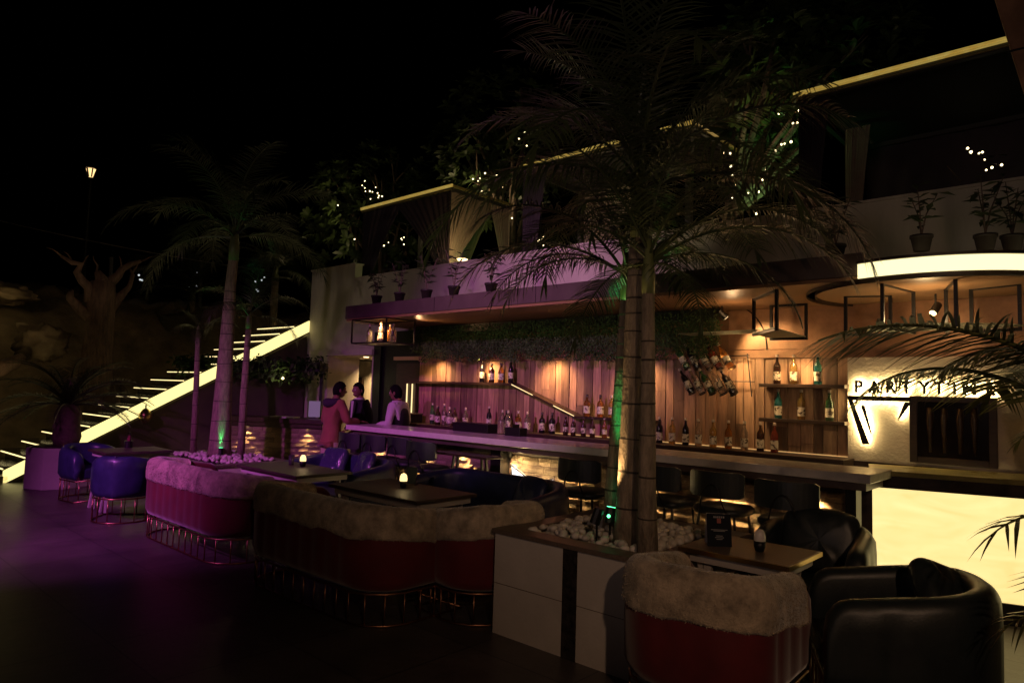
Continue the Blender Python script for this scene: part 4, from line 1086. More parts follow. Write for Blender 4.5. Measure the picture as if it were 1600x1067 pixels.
def palm(name, label, pts, radii, crown_z, fr, scars, group=None, shaft=.5, sc=1.0, meshes=None, fan=None):
    base = Vector(pts[0]); t = thing(name, label, 'palm tree', base, 0, group)
    loc = [Vector(p)-base for p in pts]
    b = MB(); b.tube(loc, radii, 14); b.build('trunk', M_trunk, t, smooth=True)
    top = loc[-1]; tz = top.z
    b = MB(); r_ = radii[-1]; b.tube([top-Vector((0, 0, .01)), top+Vector((0, 0, shaft*.3)), top+Vector((0, 0, shaft))], [r_*1.02, r_*1.05, r_*.45], 12); b.build('crownshaft', M_shaft, t, smooth=True)
    sm = MB().lathe([(1.012, -.006), (1.03, 0), (1.012, .006)], 14, cap=False).mesh('leaf_scar', M_scar, True)
    for z in [q_+rnd(-.025, .025) for q_ in scars]:
        for (a, ra), (c, rc) in zip(zip(loc, radii), zip(loc[1:], radii[1:])):
            if a.z <= z < c.z:
                f = (z-a.z)/(c.z-a.z); o = a.lerp(c, f); rr_ = ra+(rc-ra)*f
                put('leaf_scar', sm, t, o, (rnd(-.06, .06), rnd(-.06, .06), 0), scale=(rr_, rr_, rnd(.6, 1.2)))
    cp = top+Vector((0, 0, shaft*.92))
    az = rnd(0, 6)
    for i in range(fr):
        az += 2.4; q = i/max(1, fr-1); vi = min(4, int(q*5))
        s_ = sc*rnd(.85, 1.12)
        put('frond', (meshes or FV)[vi], t, cp-Vector((0, 0, .06+.25*shaft*q)), (rnd(-.25, .25), rnd(-.12, .12), az), (s_, s_, s_))
    for (a, vi, s_) in (fan or ()):
        put('frond', (meshes or FV)[vi], t, cp-Vector((0, 0, .15)), (0, 0, a), (s_, s_, s_))
    return t
RA = math.atan2(R_.y, R_.x)     # heading across the courtyard, along the right of the view
pg = 'three trunks of the palm clump in the white planter'
palm('palm_tree', 'thick middle palm of the white planter with the tallest dark crown', [(-2.43, 3.84, .68), (-2.43, 3.84, .95), (-2.42, 3.84, 1.6), (-2.41, 3.84, 2.3), (-2.39, 3.84, 2.68)], [.102, .082, .067, .061, .057], 0, 22,
     [.22, .46, .68, .88, 1.06, 1.22, 1.36, 1.48, 1.60, 1.72, 1.84, 1.96, 2.08], pg, shaft=.55, sc=.92)
palm('palm_tree', 'leaning slim palm lit green at its foot in the white planter', [(-2.66, 3.97, .68), (-2.64, 3.97, 1.1), (-2.60, 3.97, 1.7), (-2.57, 3.97, 2.30)], [.056, .049, .041, .036], 0, 9,
     [.15, .31, .47, .63, .77, .90, 1.02, 1.13, 1.22, 1.31, 1.4, 1.5], pg, shaft=.34, sc=.62, fan=((RA+PI, 3, .80), (RA+PI+.5, 2, .78), (RA+PI-.45, 3, .7)))
palm('palm_tree', 'right hand palm of the white planter with low drooping fronds', [(-2.18, 3.66, .66), (-2.19, 3.66, 1.1), (-2.20, 3.67, 1.7), (-2.21, 3.67, 2.28)], [.066, .053, .044, .039], 0, 10,
     [.26, .50, .72, .92, 1.08, 1.2, 1.32], pg, shaft=.36, sc=.66, fan=((RA+.1, 2, .80), (RA-.35, 3, .78), (RA+.6, 2, .75)))
pg = 'slim palms in the purple lit planter'
palm('palm_tree', 'thick purple lit palm between two slim ones at the left', [(-10.46, 4.87, .45), (-10.46, 4.87, .65), (-10.46, 4.87, 1.6), (-10.42, 4.87, 3.2), (-10.38, 4.87, 3.55)], [.20, .165, .125, .082, .075], 0, 15,
     [.30, .62, .92, 1.2, 1.46, 1.7, 1.92, 2.12, 2.3, 2.46, 2.6], pg, shaft=.6, sc=1.05)
palm('palm_tree', 'slimmest young palm at the left end of the purple pebble bed', [(-10.93, 4.67, .45), (-10.96, 4.67, 1.4), (-11.02, 4.67, 2.35)], [.052, .046, .036], 0, 5, [.3, .55, .8, 1.05, 1.3, 1.5], pg, shaft=.22, sc=.36)
palm('palm_tree', 'slim palm at the right end of the purple pebble bed', [(-10.31, 5.14, .45), (-10.33, 5.14, 1.4), (-10.30, 5.14, 2.5)], [.060, .055, .045], 0, 8, [.3, .58, .85, 1.1, 1.34, 1.56, 1.75], pg, shaft=.34, sc=.62)
# background palms by the hill
for i, (px, py, Y, s_, lb) in enumerate(((300, 470, 7.2, 1.05, 'dark broad palm on the slope left of the purple lit palm'), (430, 440, 8.2, .95, 'dark palm on the slope just left of the cream wall'))):
    p = at(px, py, Y)
    palm('palm_tree', lb, [(p.x, Y, 1.2), (p.x, Y, p.z)], [.12, .08], 0, 13, [], 'dark palms on the slope', shaft=.4, sc=s_)

# areca palm entering at the right
ARECA = ((-.02, 2, .98, 1.70), (.16, 3, .40, 1.60), (-.45, 4, .62, 1.66), (-.10, 5, .62, 1.20), (.25, 5, .52, 1.0), (-.3, 5, .5, .80),
         (-.9, 1, .9, 1.5), (1.0, 0, 1, 1.5), (1.6, 1, 1, 1.5), (2.4, 2, 1, 1.5), (3.1, 1, 1, 1.5), (-1.7, 1, 1, 1.5), (-2.4, 2, 1, 1.5))
AV = [frond(L=1.25, elev=e, droop=d, hang=h+.2, n=54, ll=.42, w=.016, bare=.22, upf=(-.2, .12)).mesh('frond', M_frond2) for e, d, h in ((72, 95, .35), (50, 95, .4), (35, 60, .22), (10, 50, .5), (60, 130, .5))]
AV.append(frond(L=.8, elev=18, droop=62, hang=.75, n=8, ll=.52, w=.036, bare=.2, upf=(0, .3)).mesh('frond', M_frond2))
t = thing('areca_palm', 'feathery golden green palm reaching in from the right edge', 'palm tree', (.02, 3.70, 0))
for i in range(7):
    a = i*.9; b = MB(); b.tube([(rnd(-.08, .08), rnd(-.08, .08), 0), (math.cos(a)*.08, math.sin(a)*.08, .8), (math.cos(a)*.12, math.sin(a)*.12, 1.74)], [.022, .018, .012], 7); b.build('stem', M_shaft, t, smooth=True)
b = MB(); b.lathe([(.15, 0), (.19, .26), (.21, .28), (.18, .28), (.16, .25), (.0, .25)], 20); b.build('pot', M_pot, t, smooth=True)
LA = RA+PI
for da, vi, s_, z in ARECA:
    put('frond', AV[vi], t, (math.cos(LA+da)*.1, math.sin(LA+da)*.1, z), (rnd(-.3, .3), 0, LA+da), (s_, s_, s_))

# sago palm in the white box
t = thing('planter_box', 'white angular planter box at the foot of the lit stair', 'planter', (-12.08, 3.12, 0), R(25))
b = MB()
hx3 = .34
b.prism([(-.36, -.16), (-.16, -.36), (.20, -.36), (.38, -.16), (.38, .30), (-.36, .30)], 0, .60); b.build('box_wall', M_white, t, bevel=.01)
b = MB(); b.prism([(-.30, -.14), (-.13, -.30), (.17, -.30), (.32, -.14), (.32, .26), (-.30, .26)], .601, .615); b.build('soil', M_soil, t)
t = thing('sago_palm', 'dark spiky sago palm growing in the white planter box', 'palm tree', (-12.02, 3.22, .60))
b = MB(); b.lathe([(.16, 0), (.20, .15), (.17, .35), (.19, .5), (.12, .64)], 12); b.build('trunk', M_bark, t, smooth=True)
SV = [frond(L=1.15, elev=e, droop=d, hang=.12, n=46, ll=.17, w=.010, stiff=True, bare=.1).mesh('frond', M_frond) for e, d in ((70, 80), (48, 75), (28, 65), (10, 55))]
for i in range(34):
    q = i/33; s_ = rnd(.85, 1.15)
    put('frond', SV[min(3, int(q*4))], t, (0, 0, .62), (rnd(-.2, .2), 0, i*2.4), (s_, s_, s_))

# ---------------------------------------------------------------- potted plants on the canopy
def potted(label, px, py, kind, h):
    p = atz(px, py, 2.82)
    t = thing('potted_plant', label, 'potted plant', (p.x, p.y, 2.818), rnd(0, 6), 'potted plants along the canopy')
    b = MB(); b.lathe([(.055, 0), (.075, .10), (.082, .10), (.082, .122), (.07, .122), (.066, .11), (.0, .11)], 14); b.build('pot', M_pot, t, smooth=True)
    b = MB(); lf = MB()
    ns = 3 if kind != 'bushy' else 5
    for k in range(ns):
        a = k*2.1+rnd(0, 1); tip = Vector((math.cos(a)*h*.28, math.sin(a)*h*.28, .12+h*rnd(.75, 1)))
        pts = [Vector((0, 0, .12)), Vector((tip.x*.3, tip.y*.3, .12+h*.4)), tip]; b.tube(pts, [.006, .005, .003], 5)
        for j in range(11):
            f = .25+.75*j/10; o = pts[0].lerp(pts[1], f*2) if f < .5 else pts[1].lerp(pts[2], f*2-1)
            an = j*2.4; d = Vector((math.cos(an), math.sin(an), rnd(.1, .7) if kind == 'spear' else rnd(-.4, .4))).normalized(); sd = d.cross(Vector((0, 0, 1))).normalized(); l = h*(.32 if kind != 'bushy' else .27)*rnd(.7, 1.2)
            lf._add([o, o+d*l*.45+sd*l*.18, o+d*l-Vector((0, 0, l*.2)), o+d*l*.45-sd*l*.18], [(0, 1, 2, 3)])
    b.build('stem', M_bark, t); lf.build('foliage', M_leaf3, t)
for i, (px, py, kd, h, lb) in enumerate(((588, 475, 'bushy', .40, 'thin potted plant at the left end of the canopy'), (624, 471, 'spear', .42, 'second potted plant from the left canopy end'),
        (666, 467, 'spear', .46, 'third potted plant from the left canopy end'), (709, 462, 'spear', .46, 'fourth potted plant from the left canopy end'),
        (767, 458, 'bushy', .46, 'broad leaved potted plant against the purple lit wall'), (1306, 405, 'bushy', .40, 'bushy potted plant left of the lit arch'),
        (1440, 392, 'spear', .42, 'upright potted plant above the middle of the lit arch'), (1540, 391, 'bushy', .44, 'bushy potted plant above the right of the lit arch'), (1582, 392, 'bushy', .40, 'low potted plant at the far right above the lit arch'))):
    potted(lb, px, py, kd, h)

# ---------------------------------------------------------------- gazebos on the terrace
def curtain(b, P0, P1, z0, z1, zt, width, pin, flare=.35, pleats=9):
    """sheet hung from P0 towards P1, tied back to P0 at height zt"""
    P0 = Vector(P0); P1 = Vector(P1); dx = (P1-P0).normalized(); n = Vector((-dx.y, dx.x, 0))
    def fn(u, v):
        z = z1+(z0-z1)*v; vt = (z1-zt)/(z1-z0)
        if v < vt: w = pin+(width-pin)*(1-(v/vt))**1.25*(1 if u < 1 else 1)
        else: w = pin+(flare-pin)*((v-vt)/(1-vt))**.7
        zz = z - (.0 if v >= vt else 0)
        return P0+dx*(w*u)+n*(.016*math.sin(u*pleats*2*PI+v*2+3*noise.noise(Vector((u*3, v*2, P0.x))))+.035*noise.noise(Vector((u*4, v*2.5, P0.x+7))))*min(1, .35+w)+Vector((0, 0, zz))
    b.grid(fn, 64, 26)
def gazebo(label, xl, xr, yf, yb, ez, spec):
    t = thing('gazebo', label, 'gazebo', ((xl+xr)/2, (yf+yb)/2, 2.8), 0, 'curtained gazebos on the upper terrace')
    ox, oy = t.location.x, t.location.y
    hx, hy, hz = (xr-xl)/2, (yb-yf)/2, ez-2.8
    for sx in (-1, 1):
        for sy in (-1, 1):
            b = MB(); b.bb((sx*(hx-.08)-.04, sy*(hy-.08)-.04, 0), (sx*(hx-.08)+.04, sy*(hy-.08)+.04, hz-.08)); b.build('post', M_gaz, t)
    b = MB()
    b.bb((-hx, -hy, hz-.10), (hx, -hy+.06, hz-.042)); b.bb((-hx, hy-.06, hz-.10), (hx, hy, hz-.042)); b.bb((-hx, -hy+.06, hz-.10), (-hx+.06, hy-.06, hz-.042)); b.bb((hx-.06, -hy+.06, hz-.10), (hx, hy-.06, hz-.042))
    b.build('roof_frame', M_gaz, t)
    b = MB(); b.bb((-hx-.03, -hy-.03, hz-.012), (hx+.03, -hy+.0, hz+.012)); b.bb((-hx-.03, -hy-.03, hz-.036), (hx+.03, -hy+.0, hz-.026)); b.build('eave', E_eave, t)
    b = MB(); b.bb((hx-.0, -hy+.002, hz-.04), (hx+.03, hy, hz+.005)); b.build('eave', M_goldpaint, t)
    b = MB(); b.bb((-hx, -hy-.02, hz-.085), (hx, -hy-.003, hz-.075)); b.build('eave_trim', M_goldpaint, t)
    b = MB(); b.prism([(-hx, -hy), (hx, -hy), (hx, hy), (-hx, hy)], hz-.038, hz+.0); b.build('roof', M_gazroof, t)
    for m, P0, P1, zt, w, pin, fl in spec:
        b = MB(); curtain(b, (P0[0]*(hx-.02), P0[1]*(hy-.02), 0), (P1[0]*(hx-.02), P1[1]*(hy-.02), 0), .02, hz-.11, zt, w, pin, fl); b.build('curtain', m, t, smooth=True)
    return t
gazebo('small left gazebo with dark and cream tied back curtains', -11.53, -8.85, 8.02, 9.6, 5.25,
       [(M_curtd, (-1, -1), (1, -1), .55, 1.25, .14, .35), (M_curtd, (1, -1.01), (-1, -1.01), .75, 1.55, .16, .3), (M_curtc, (1, -1), (1, 1), .95, 1.2, .12, .4), (M_curtc, (1, 1), (1, -1), .9, .6, .12, .4), (M_curtc, (-.2, 1), (1, 1), .6, 1.0, .15, .3)])
gazebo('middle gazebo half hidden behind the tall palm crown', -7.19, -4.2, 8.02, 9.6, 5.25,
       [(M_curtd, (-1, -1), (1, -1), .9, .5, .30, .35), (M_curtc, (-1, -.8), (-1, 1), .9, .35, .12, .3), (M_curtc, (-1, 1), (1, 1), .7, 1.4, .2, .4)])
gazebo('large dark gazebo at the right above the lit arch', -2.86, .6, 8.02, 10.2, 5.25,
       [(M_curtd, (-1, -1), (1, -1), .9, .35, .22, .3), (M_curtc, (-1.0, -.9), (-1, 1), .8, .3, .12, .3), (M_curtc, (-.90, .1), (-.6, .1), .7, .30, .16, .24), (M_curtd, (-.9, 1), (.9, 1), .5, 3.1, 2.2, 2.4)])

# ---------------------------------------------------------------- trees with fairy lights
def terrace_tree(label, base, limbs, rad, crown_c, crown_r, nros, seed, leaf=.26):
    random.seed(seed)
    base = Vector(base); t = thing('terrace_tree', label, 'tree', base)
    b = MB(); ends = []
    top = Vector((0, 0, limbs))
    b.tube([Vector((0, 0, -.1)), Vector((.04, 0, limbs*.5)), top], [rad*1.25, rad, rad*.8], 9)
    cc = Vector(crown_c)-base
    for i in range(9):
        a = i*2.4; e = cc+Vector((math.cos(a)*crown_r[0]*rnd(.35, .8), math.sin(a)*crown_r[1]*rnd(.35, .8), crown_r[2]*rnd(-.5, .8)))
        mid = top.lerp(e, .5)+Vector((rnd(-.2, .2), rnd(-.2, .2), -.1)); b.tube([top-Vector((0, 0, .1)), mid, e], [rad*.55, rad*.4, rad*.18], 6); ends.append((mid, e))
        for _ in range(2):
            e2 = e+Vector((rnd(-.6, .6), rnd(-.6, .6), rnd(-.2, .5))); b.tube([mid.lerp(e, .6), e2], [rad*.22, rad*.1], 5)
    b.build('trunk', M_bark, t, smooth=True)
    lf = MB()
    for _ in range(nros):
        while True:
            q = Vector((rnd(-1, 1), rnd(-1, 1), rnd(-1, 1)))
            if .25 < q.length < 1 and noise.noise(q*2.3+Vector((seed, 0, 0))) > -.12: break
        o = cc+Vector((q.x*crown_r[0], q.y*crown_r[1], q.z*crown_r[2])); ax = (q*.6+Vector((rnd(-.4, .4), rnd(-.4, .4), .6))).normalized()
        a1 = ax.orthogonal().normalized(); a2 = ax.cross(a1); n = random.randint(7, 11)
        for j in range(n):
            w = 2*PI*j/n+rnd(-.2, .2); d = (a1*math.cos(w)+a2*math.sin(w)+ax*rnd(.15, .9)).normalized(); sd = d.cross(ax).normalized(); l = leaf*rnd(.65, 1.2); ww = l*.16
            m1 = o+d*l*.4; m2 = o+d*l*.75-Vector((0, 0, l*.06)); tp = o+d*l-Vector((0, 0, l*.18))
            lf._add([o, m1+sd*ww, m2+sd*ww*.9, tp, m2-sd*ww*.9, m1-sd*ww], [(0, 1, 4, 5), (1, 2, 3, 4)])
    lf.build('crown', M_leaf, t)
    random.seed(seed+100)
    return t
terrace_tree('broad leafy tree with fairy lights left of the small gazebo', (-14.3, 10.6, 2.8), 1.5, .13, (-14.75, 10.5, 6.3), (2.0, 1.5, 1.75), 330, 11)
terrace_tree('dark leafy tree with fairy lights between the left and middle gazebos', (-9.9, 10.8, 2.8), 1.6, .13, (-10.2, 10.6, 7.0), (1.75, 1.5, 1.7), 330, 12)
terrace_tree('green lit leafy tree with fairy lights beside the large gazebo', (-4.25, 9.2, 2.8), 1.5, .10, (-3.6, 10.2, 6.5), (1.7, 1.3, 1.15), 330, 13, .30)
terrace_tree('small tree with fairy lights seen inside the large gazebo', (-1.2, 10.6, 2.8), .9, .06, (-1.35, 10.7, 4.7), (.62, .4, .55), 60, 14, .22)
random.seed(31)
bulb_mesh = MB().ball((0, 0, 0), .016, 8, 6).mesh('bulb', E_bulb, True)
def fairy(label, pts, Y):
    P = [at(x, y, Y+rnd(-.12, .12)) for x, y in pts]
    t = thing('fairy_lights', label, 'string lights', P[0])
    Q = [p-P[0] for p in P]
    b = MB()
    for a, c in zip(Q, Q[1:]):
        if (a-c).length < 1.3: b.tube([a, a.lerp(c, .5)-Vector((0, 0, .04)), c], .004, 4)
    b.build('wire', M_black, t)
    for q in Q: put('bulb', bulb_mesh, t, q, scale=[rnd(.7, 1.15)]*3)
fairy('dense fairy light cluster in the tree left of the small gazebo', ((570, 283), (566, 290), (570, 294), (571, 299), (578, 299), (582, 300), (587, 293), (579, 311), (590, 302), (592, 306), (597, 307), (591, 309), (558, 314), (528, 321), (517, 328), (512, 344), (515, 325), (554, 374), (580, 417)), 9.7)
fairy('fairy lights seen between the curtains of the small gazebo', ((607, 379), (628, 375), (631, 371), (627, 373), (631, 382), (600, 384)), 9.8)
fairy('fairy lights sweeping down the tree right of the small gazebo', ((739, 280), (747, 283), (750, 279), (758, 271), (776, 274), (786, 292), (753, 299), (765, 313), (773, 323), (800, 341), (792, 388), (788, 395), (790, 391)), 9.7)
fairy('fairy lights high in the tree above the middle gazebo', ((820, 207), (811, 217), (823, 228), (826, 242), (829, 246)), 9.9)
fairy('fairy lights inside the middle gazebo behind its curtain', ((837, 360), (837, 367), (838, 378), (841, 377), (846, 374), (849, 370), (849, 383), (843, 375), (852, 266), (872, 274), (883, 273), (879, 280)), 9.2)
fairy('fairy lights hanging down the branch left of the green lit trunk', ((1130, 239), (1141, 240), (1142, 260), (1144, 274), (1149, 290), (1157, 301), (1144, 310), (1169, 302), (1182, 334)), 8.9)
fairy('fairy lights wound up the green lit trunk to the large gazebo', ((1185, 300), (1192, 281), (1195, 277), (1197, 265), (1203, 254), (1212, 236), (1221, 226), (1226, 225), (1236, 222), (1239, 193), (1246, 192), (1249, 173), (1250, 162), (1221, 163), (1217, 178)), 9.0)
fairy('fairy lights at the right end inside the large gazebo', ((1512, 232), (1517, 238), (1535, 238), (1538, 250), (1541, 266), (1565, 258), (1530, 240), (1550, 262)), 9.6)
p = at(1192, 330, 8.9)
spot((p.x-.1, 8.7, 2.95), (p.x+.35, 9.15, 4.3), 12, GREEN, 40, .8, .03)
spot((p.x+.2, 8.8, 2.95), (-4.1, 10.2, 6.6), 150, (.45, 1, .32), 34, .9, .03)
g = at(722, 418, 8.3); point((g.x, 8.35, g.z), 3, GREEN, .04)
point(at(716, 396, 7.75), 9, WARM, .05)
t = thing('terrace_lamp', 'small warm lamp glowing on the wall top right of the small gazebo', 'lamp', at(722, 408, 7.9))
b = MB(); b.lathe([(.05, -.12), (.07, 0), (.10, .03), (.02, .06)], 10); b.build('shade', E_warm, t, smooth=True); b = MB(); b.lathe([(.03, -.6), (.03, -.12)], 8); b.build('post', M_black, t)
for X, Y, P_ in ((-14.2, 8.6, 15.1), (-10.0, 9.9, 22), (-6, 9.0, 4), (-3.8, 9.2, 15.1)): point((X, Y, 4.3 if P_ < 15 else 5.7), P_*(.4 if X == -3.8 else 1), (1, .74, .38), .3)  # added fill points in mid-air to lift trees and gazebos, no lamps there

# ---------------------------------------------------------------- dead tree, rocks, lamp post, fence
DX = -14.6
def dp(x, y): return atx(x, y, DX)
t = thing('dead_tree', 'bare weathered tree trunk with curling branch stubs on the slope', 'tree', (DX, 4.35, .3))
o_ = t.location
def rp(lst, jit=.06): return [dp(x, y)-o_+Vector((rnd(-jit, jit), 0, 0)) for x, y in lst]
b = MB(); pts = rp([(146, 705), (148, 650), (150, 590), (155, 530), (158, 470), (160, 440)], 0); b.tube(pts, [.60, .42, .31, .27, .26, .20], 14)
b.v = [tuple(Vector(v)+Vector((1, 1, 0))*.05*noise.noise(Vector((v[0]*3, v[1]*3, v[2]*.8)))) for v in b.v]; b.build('trunk', M_deadwood, t, smooth=True)
for lst, r_ in (([(145, 470), (140, 448), (128, 440), (121, 425), (126, 413), (112, 411), (95, 400)], [.20, .13, .10, .085, .07, .06, .03]),
                ([(165, 460), (172, 442), (185, 430), (192, 420), (205, 413), (220, 408)], [.20, .15, .10, .085, .075, .04]),
                ([(160, 450), (158, 436), (152, 424)], [.2, .14, .07]),
                ([(140, 495), (128, 485), (116, 472), (109, 466), (110, 458), (114, 453)], [.16, .13, .11, .09, .07, .03]),
                ([(172, 480), (190, 460), (203, 448), (207, 430), (205, 420)], [.16, .09, .06, .045, .02]),
                ([(170, 640), (178, 600), (182, 600), (190, 612), (200, 622)], [.20, .12, .11, .12, .05])):
    b = MB(); b.tube(rp(lst), [q_*.78 for q_ in r_], 9); b.build('branch', M_deadwood, t, smooth=True)
random.seed(5)
for x, y, dx, dy in ((95, 400, -14, -10), (112, 411, -8, -14), (220, 408, 14, -6), (207, 428, 10, -16), (152, 424, -4, -18), (192, 420, -3, -16), (126, 414, 8, -12)):
    b = MB(); b.tube(rp([(x, y), (x+dx*.5+rnd(-3, 3), y+dy*.5), (x+dx, y+dy), (x+dx*1.7, y+dy*1.3)]), [.022, .016, .010, .004], 5); b.build('twig', M_deadwood, t, smooth=True)
spot((-12.6, 3.4, 3.4), (-14.6, 4.2, 3.7), 9, (1, .66, .44), 60, 1, .05)
random.seed(77)
def rock(label, c, s_, seed, cat='boulder'):
    b = MB()
    b.ball((0, 0, 0), (1, 1, 1), 34, 22)
    b.v = [tuple(Vector((v[0]*s_[0], v[1]*s_[1], v[2]*s_[2]))*(1+.42*noise.fractal(Vector(v)*1.8+Vector((seed, 0, 0)), .8, 2.1, 7)+.14*noise.noise(Vector(v)*8))) for v in b.v]
    o = b.build('boulder', M_rock, None, smooth=True); o.location = c; return tag(o, label, cat)
rock('rounded boulder with carved looking top between the stair and left edge', atx(66, 535, -15.0), (.36, .40, .30), 3)
rock('pale lit boulder high on the slope at the left edge', atx(2, 458, -16.5), (.5, .55, .22), 9)
t = tag(MB().tube([atx(-40, 590, -14.6), atx(0, 575, -14.6), atx(22, 566, -14.6), atx(36, 555, -14.6)], [.16, .15, .12, .06], 10).build('driftwood_log', M_deadwood, None, smooth=True), 'pale driftwood log lit from below at the left edge', 'log')
p = atx(4, 590, -13.9); point((p.x, p.y, p.z), 2.4, (1, .72, .3), .05); p = atx(62, 505, -14.3); point((p.x, p.y, p.z), .35, (1, .70, .35), .1); p = atx(-6, 462, -15.5); point((p.x, p.y, p.z), 1.8, (1, .72, .3), .05)  # unseen points without fixtures; the middle one is added fill for the boulder
t = thing('street_lamp', 'tall old fashioned lamp post with glowing lantern beyond the slope', 'street lamp', (-22, 6.0, 2.6))
b = MB(); b.lathe([(.16, 0), (.14, .5), (.07, .7), (.055, 2.8), (.055, 4.7), (.10, 4.75)], 10); b.build('post', M_black, t, smooth=True)
b = MB(); b.lathe([(.07, 4.80), (.135, 5.02)], 6); b.build('lantern', E_lantern, t); b = MB(); b.lathe([(.17, 5.03), (.14, 5.08), (.04, 5.18), (.02, 5.26)], 6); b.build('lantern_cap', M_black, t)
for a in range(6):
    b = MB(); b.beam((.074*math.cos(a*PI/3), .074*math.sin(a*PI/3), 4.78), (.14*math.cos(a*PI/3), .14*math.sin(a*PI/3), 5.02), .03, .03); b.build('lantern_bar', M_black, t)
point((-22, 6.0, 7.5), 10, WARM, .2)
def cable(label, a, c, sag):
    a = Vector(a); c = Vector(c); pts = [a.lerp(c, i/14)-Vector((0, 0, sag*4*(i/14)*(1-i/14))) for i in range(15)]
    tag(MB().tube(pts, .010, 5).build('overhead_cable', mat('grey_cable', (.20, .18, .16), .5), None), label, 'cable')
cable('thin grey overhead cable sloping across the dark sky at the left', atx(-30, 338, -19), at(430, 425, 8.5), .1)
for px, py0, py1, X, lb in ((174, 402, 480, -19, 'thin metal fence post behind the dead tree'), (314, 410, 482, -18, 'thin metal fence post behind the left palm trunk'), (296, 466, 486, -18, 'short metal fence post on the slope top')):
    a = atx(px, py0, X); c = atx(px, py1, X); o = MB().tube([c-Vector((0, 0, 1)), a], .045, 6).build('fence_post', mat('galvanised_steel', (.22, .21, .20), .5, metal=.4), None); tag(o, lb, 'post')
far = MB().ball((0, 0, 0), .035, 6, 5).mesh('bulb', E_far, True)
P0 = atx(220, 435, -24); t = thing('distant_lights', 'scatter of tiny white lights glimpsed beyond the left palm', 'lights', P0)
for x, y in ((217, 430), (219, 437), (222, 438), (308, 426), (315, 432), (307, 447), (297, 448), (409, 438), (413, 434), (401, 452), (403, 455), (399, 440)):
    put('bulb', far, t, atx(x, y, -24)-P0)
p = atx(228, 648, -12.4); t = thing('wall_lantern', 'small unlit round lantern on the wall under the stair', 'lantern', (-12.42, p.y, p.z))
b = MB(); b.lathe([(.03, -.14), (.10, -.06), (.11, 0), (.05, .09), (.02, .11)], 12); b.build('lantern_body', M_gold, t, smooth=True); b = MB(); b.tube([(0, 0, .1), (-.06, .02, .16), (-.12, .04, .14)], .012, 6); b.build('bracket', M_black, t)

# raking timber post at the top right
a = Vector((-.02, 5.0, 0)); c = Vector((-.02-.205*6.2+.62, 5.0, 6.2))
t = thing('raking_post', 'leaning broad brown timber post at the upper right corner', 'post', (.30, 5.0, 0))
b = MB(); b.slab([(-.0, -.12, 0), (.5, -.12, 0), (.5-1.30, -.12, 6.2), (-1.30, -.12, 6.2)], (0, .24, 0)); b.build('timber', M_copper_sheet, t, bevel=.01)
b = MB(); z = 3.75; b.slab([(-.215*z, -.124, z), (.5-.215*z, -.124, z), (.5-.215*z, -.124, z+.012), (-.215*z, -.124, z+.012)], (0, .004, 0)); b.build('joint', M_black, t)

# ---------------------------------------------------------------- people
def skin(verts, edges, root, lvl=1):
    me = bpy.data.meshes.new('tmp'); me.from_pydata([v[0] for v in verts], edges, [])
    o = bpy.data.objects.new('tmp', me); COL.objects.link(o)
    o.modifiers.new('skin', 'SKIN'); sv = me.skin_vertices[0].data
    for i, v in enumerate(verts): r_ = v[1] if isinstance(v[1], tuple) else (v[1], v[1]); sv[i].radius = r_; sv[i].use_root = (i == root)
    s_ = o.modifiers.new('sub', 'SUBSURF'); s_.levels = lvl; s_.render_levels = lvl
    dg = bpy.context.evaluated_depsgraph_get(); dg.update(); e = o.evaluated_get(dg); m2 = e.to_mesh()
    vs = [v.co.copy() for v in m2.vertices]; fs = [tuple(p.vertices) for p in m2.polygons]
    e.to_mesh_clear(); bpy.data.objects.remove(o); bpy.data.meshes.remove(me)
    return vs, fs
def head(b, c, yaw, pitch=0, s_=1):
    M_ = Matrix.Rotation(yaw, 3, 'Z') @ Matrix.Rotation(pitch, 3, 'X'); c = Vector(c)
    def fn(u, v):
        a = 2*PI*u; e = PI*(v-.5); x, y, z = math.cos(e)*math.sin(a), math.cos(e)*math.cos(a), math.sin(e)
        p = Vector((x*.074, y*.095, z*.115))
        if z < 0: p.x *= 1-.30*(-z)**1.5; p.y *= 1-.12*(-z)
        if y > .3 and z < -.55: p.y += .016
        g = math.exp(-((x/.20)**2+((z+.12)/.20)**2)) if y > 0 else 0; p.y += .020*g
        g = math.exp(-((x/.13)**2+((z+.22)/.10)**2)) if y > 0 else 0; p.y += .012*g
        g = math.exp(-(((abs(x)-.42)/.16)**2+((z-.06)/.11)**2)) if y > 0 else 0; p.y -= .010*g
        g = math.exp(-((x/.6)**2+((z-.22)/.09)**2)) if y > 0 else 0; p.y += .005*g
        g = math.exp(-((x/.25)**2+((z+.50)/.06)**2)) if y > 0 else 0; p.y += .007*g
        return M_ @ (p*s_)+c
    b.grid(fn, 40, 30, True)
    for sx in (-1, 1): b.ball(M_ @ Vector((sx*.077*s_, -.008, -.01))+c, (.012, .020, .030), 8, 6)
def hairmesh(b, c, yaw, pitch=0, s_=1, low=.0):
    M_ = Matrix.Rotation(yaw, 3, 'Z') @ Matrix.Rotation(pitch, 3, 'X'); c = Vector(c)
    def fn(u, v):
        a = 2*PI*u; f = math.cos(a); zlow = (-.72 if f < -.2 else (.48 if f > .55 else -.72+1.20*(f+.2)/.75))+low
        e0 = math.asin(max(-1, min(1, zlow))); e = e0+(PI/2-e0)*v
        x, y, z = math.cos(e)*math.sin(a), math.cos(e)*math.cos(a), math.sin(e)
        p = Vector((x*.083, y*.104, z*.128)); p *= 1+.05*noise.noise(Vector((x*6, y*6, z*6)))+.04*noise.noise(Vector((x*17, y*17, z*17)))
        return M_ @ (p*s_)+c
    b.grid(fn, 36, 12, True)
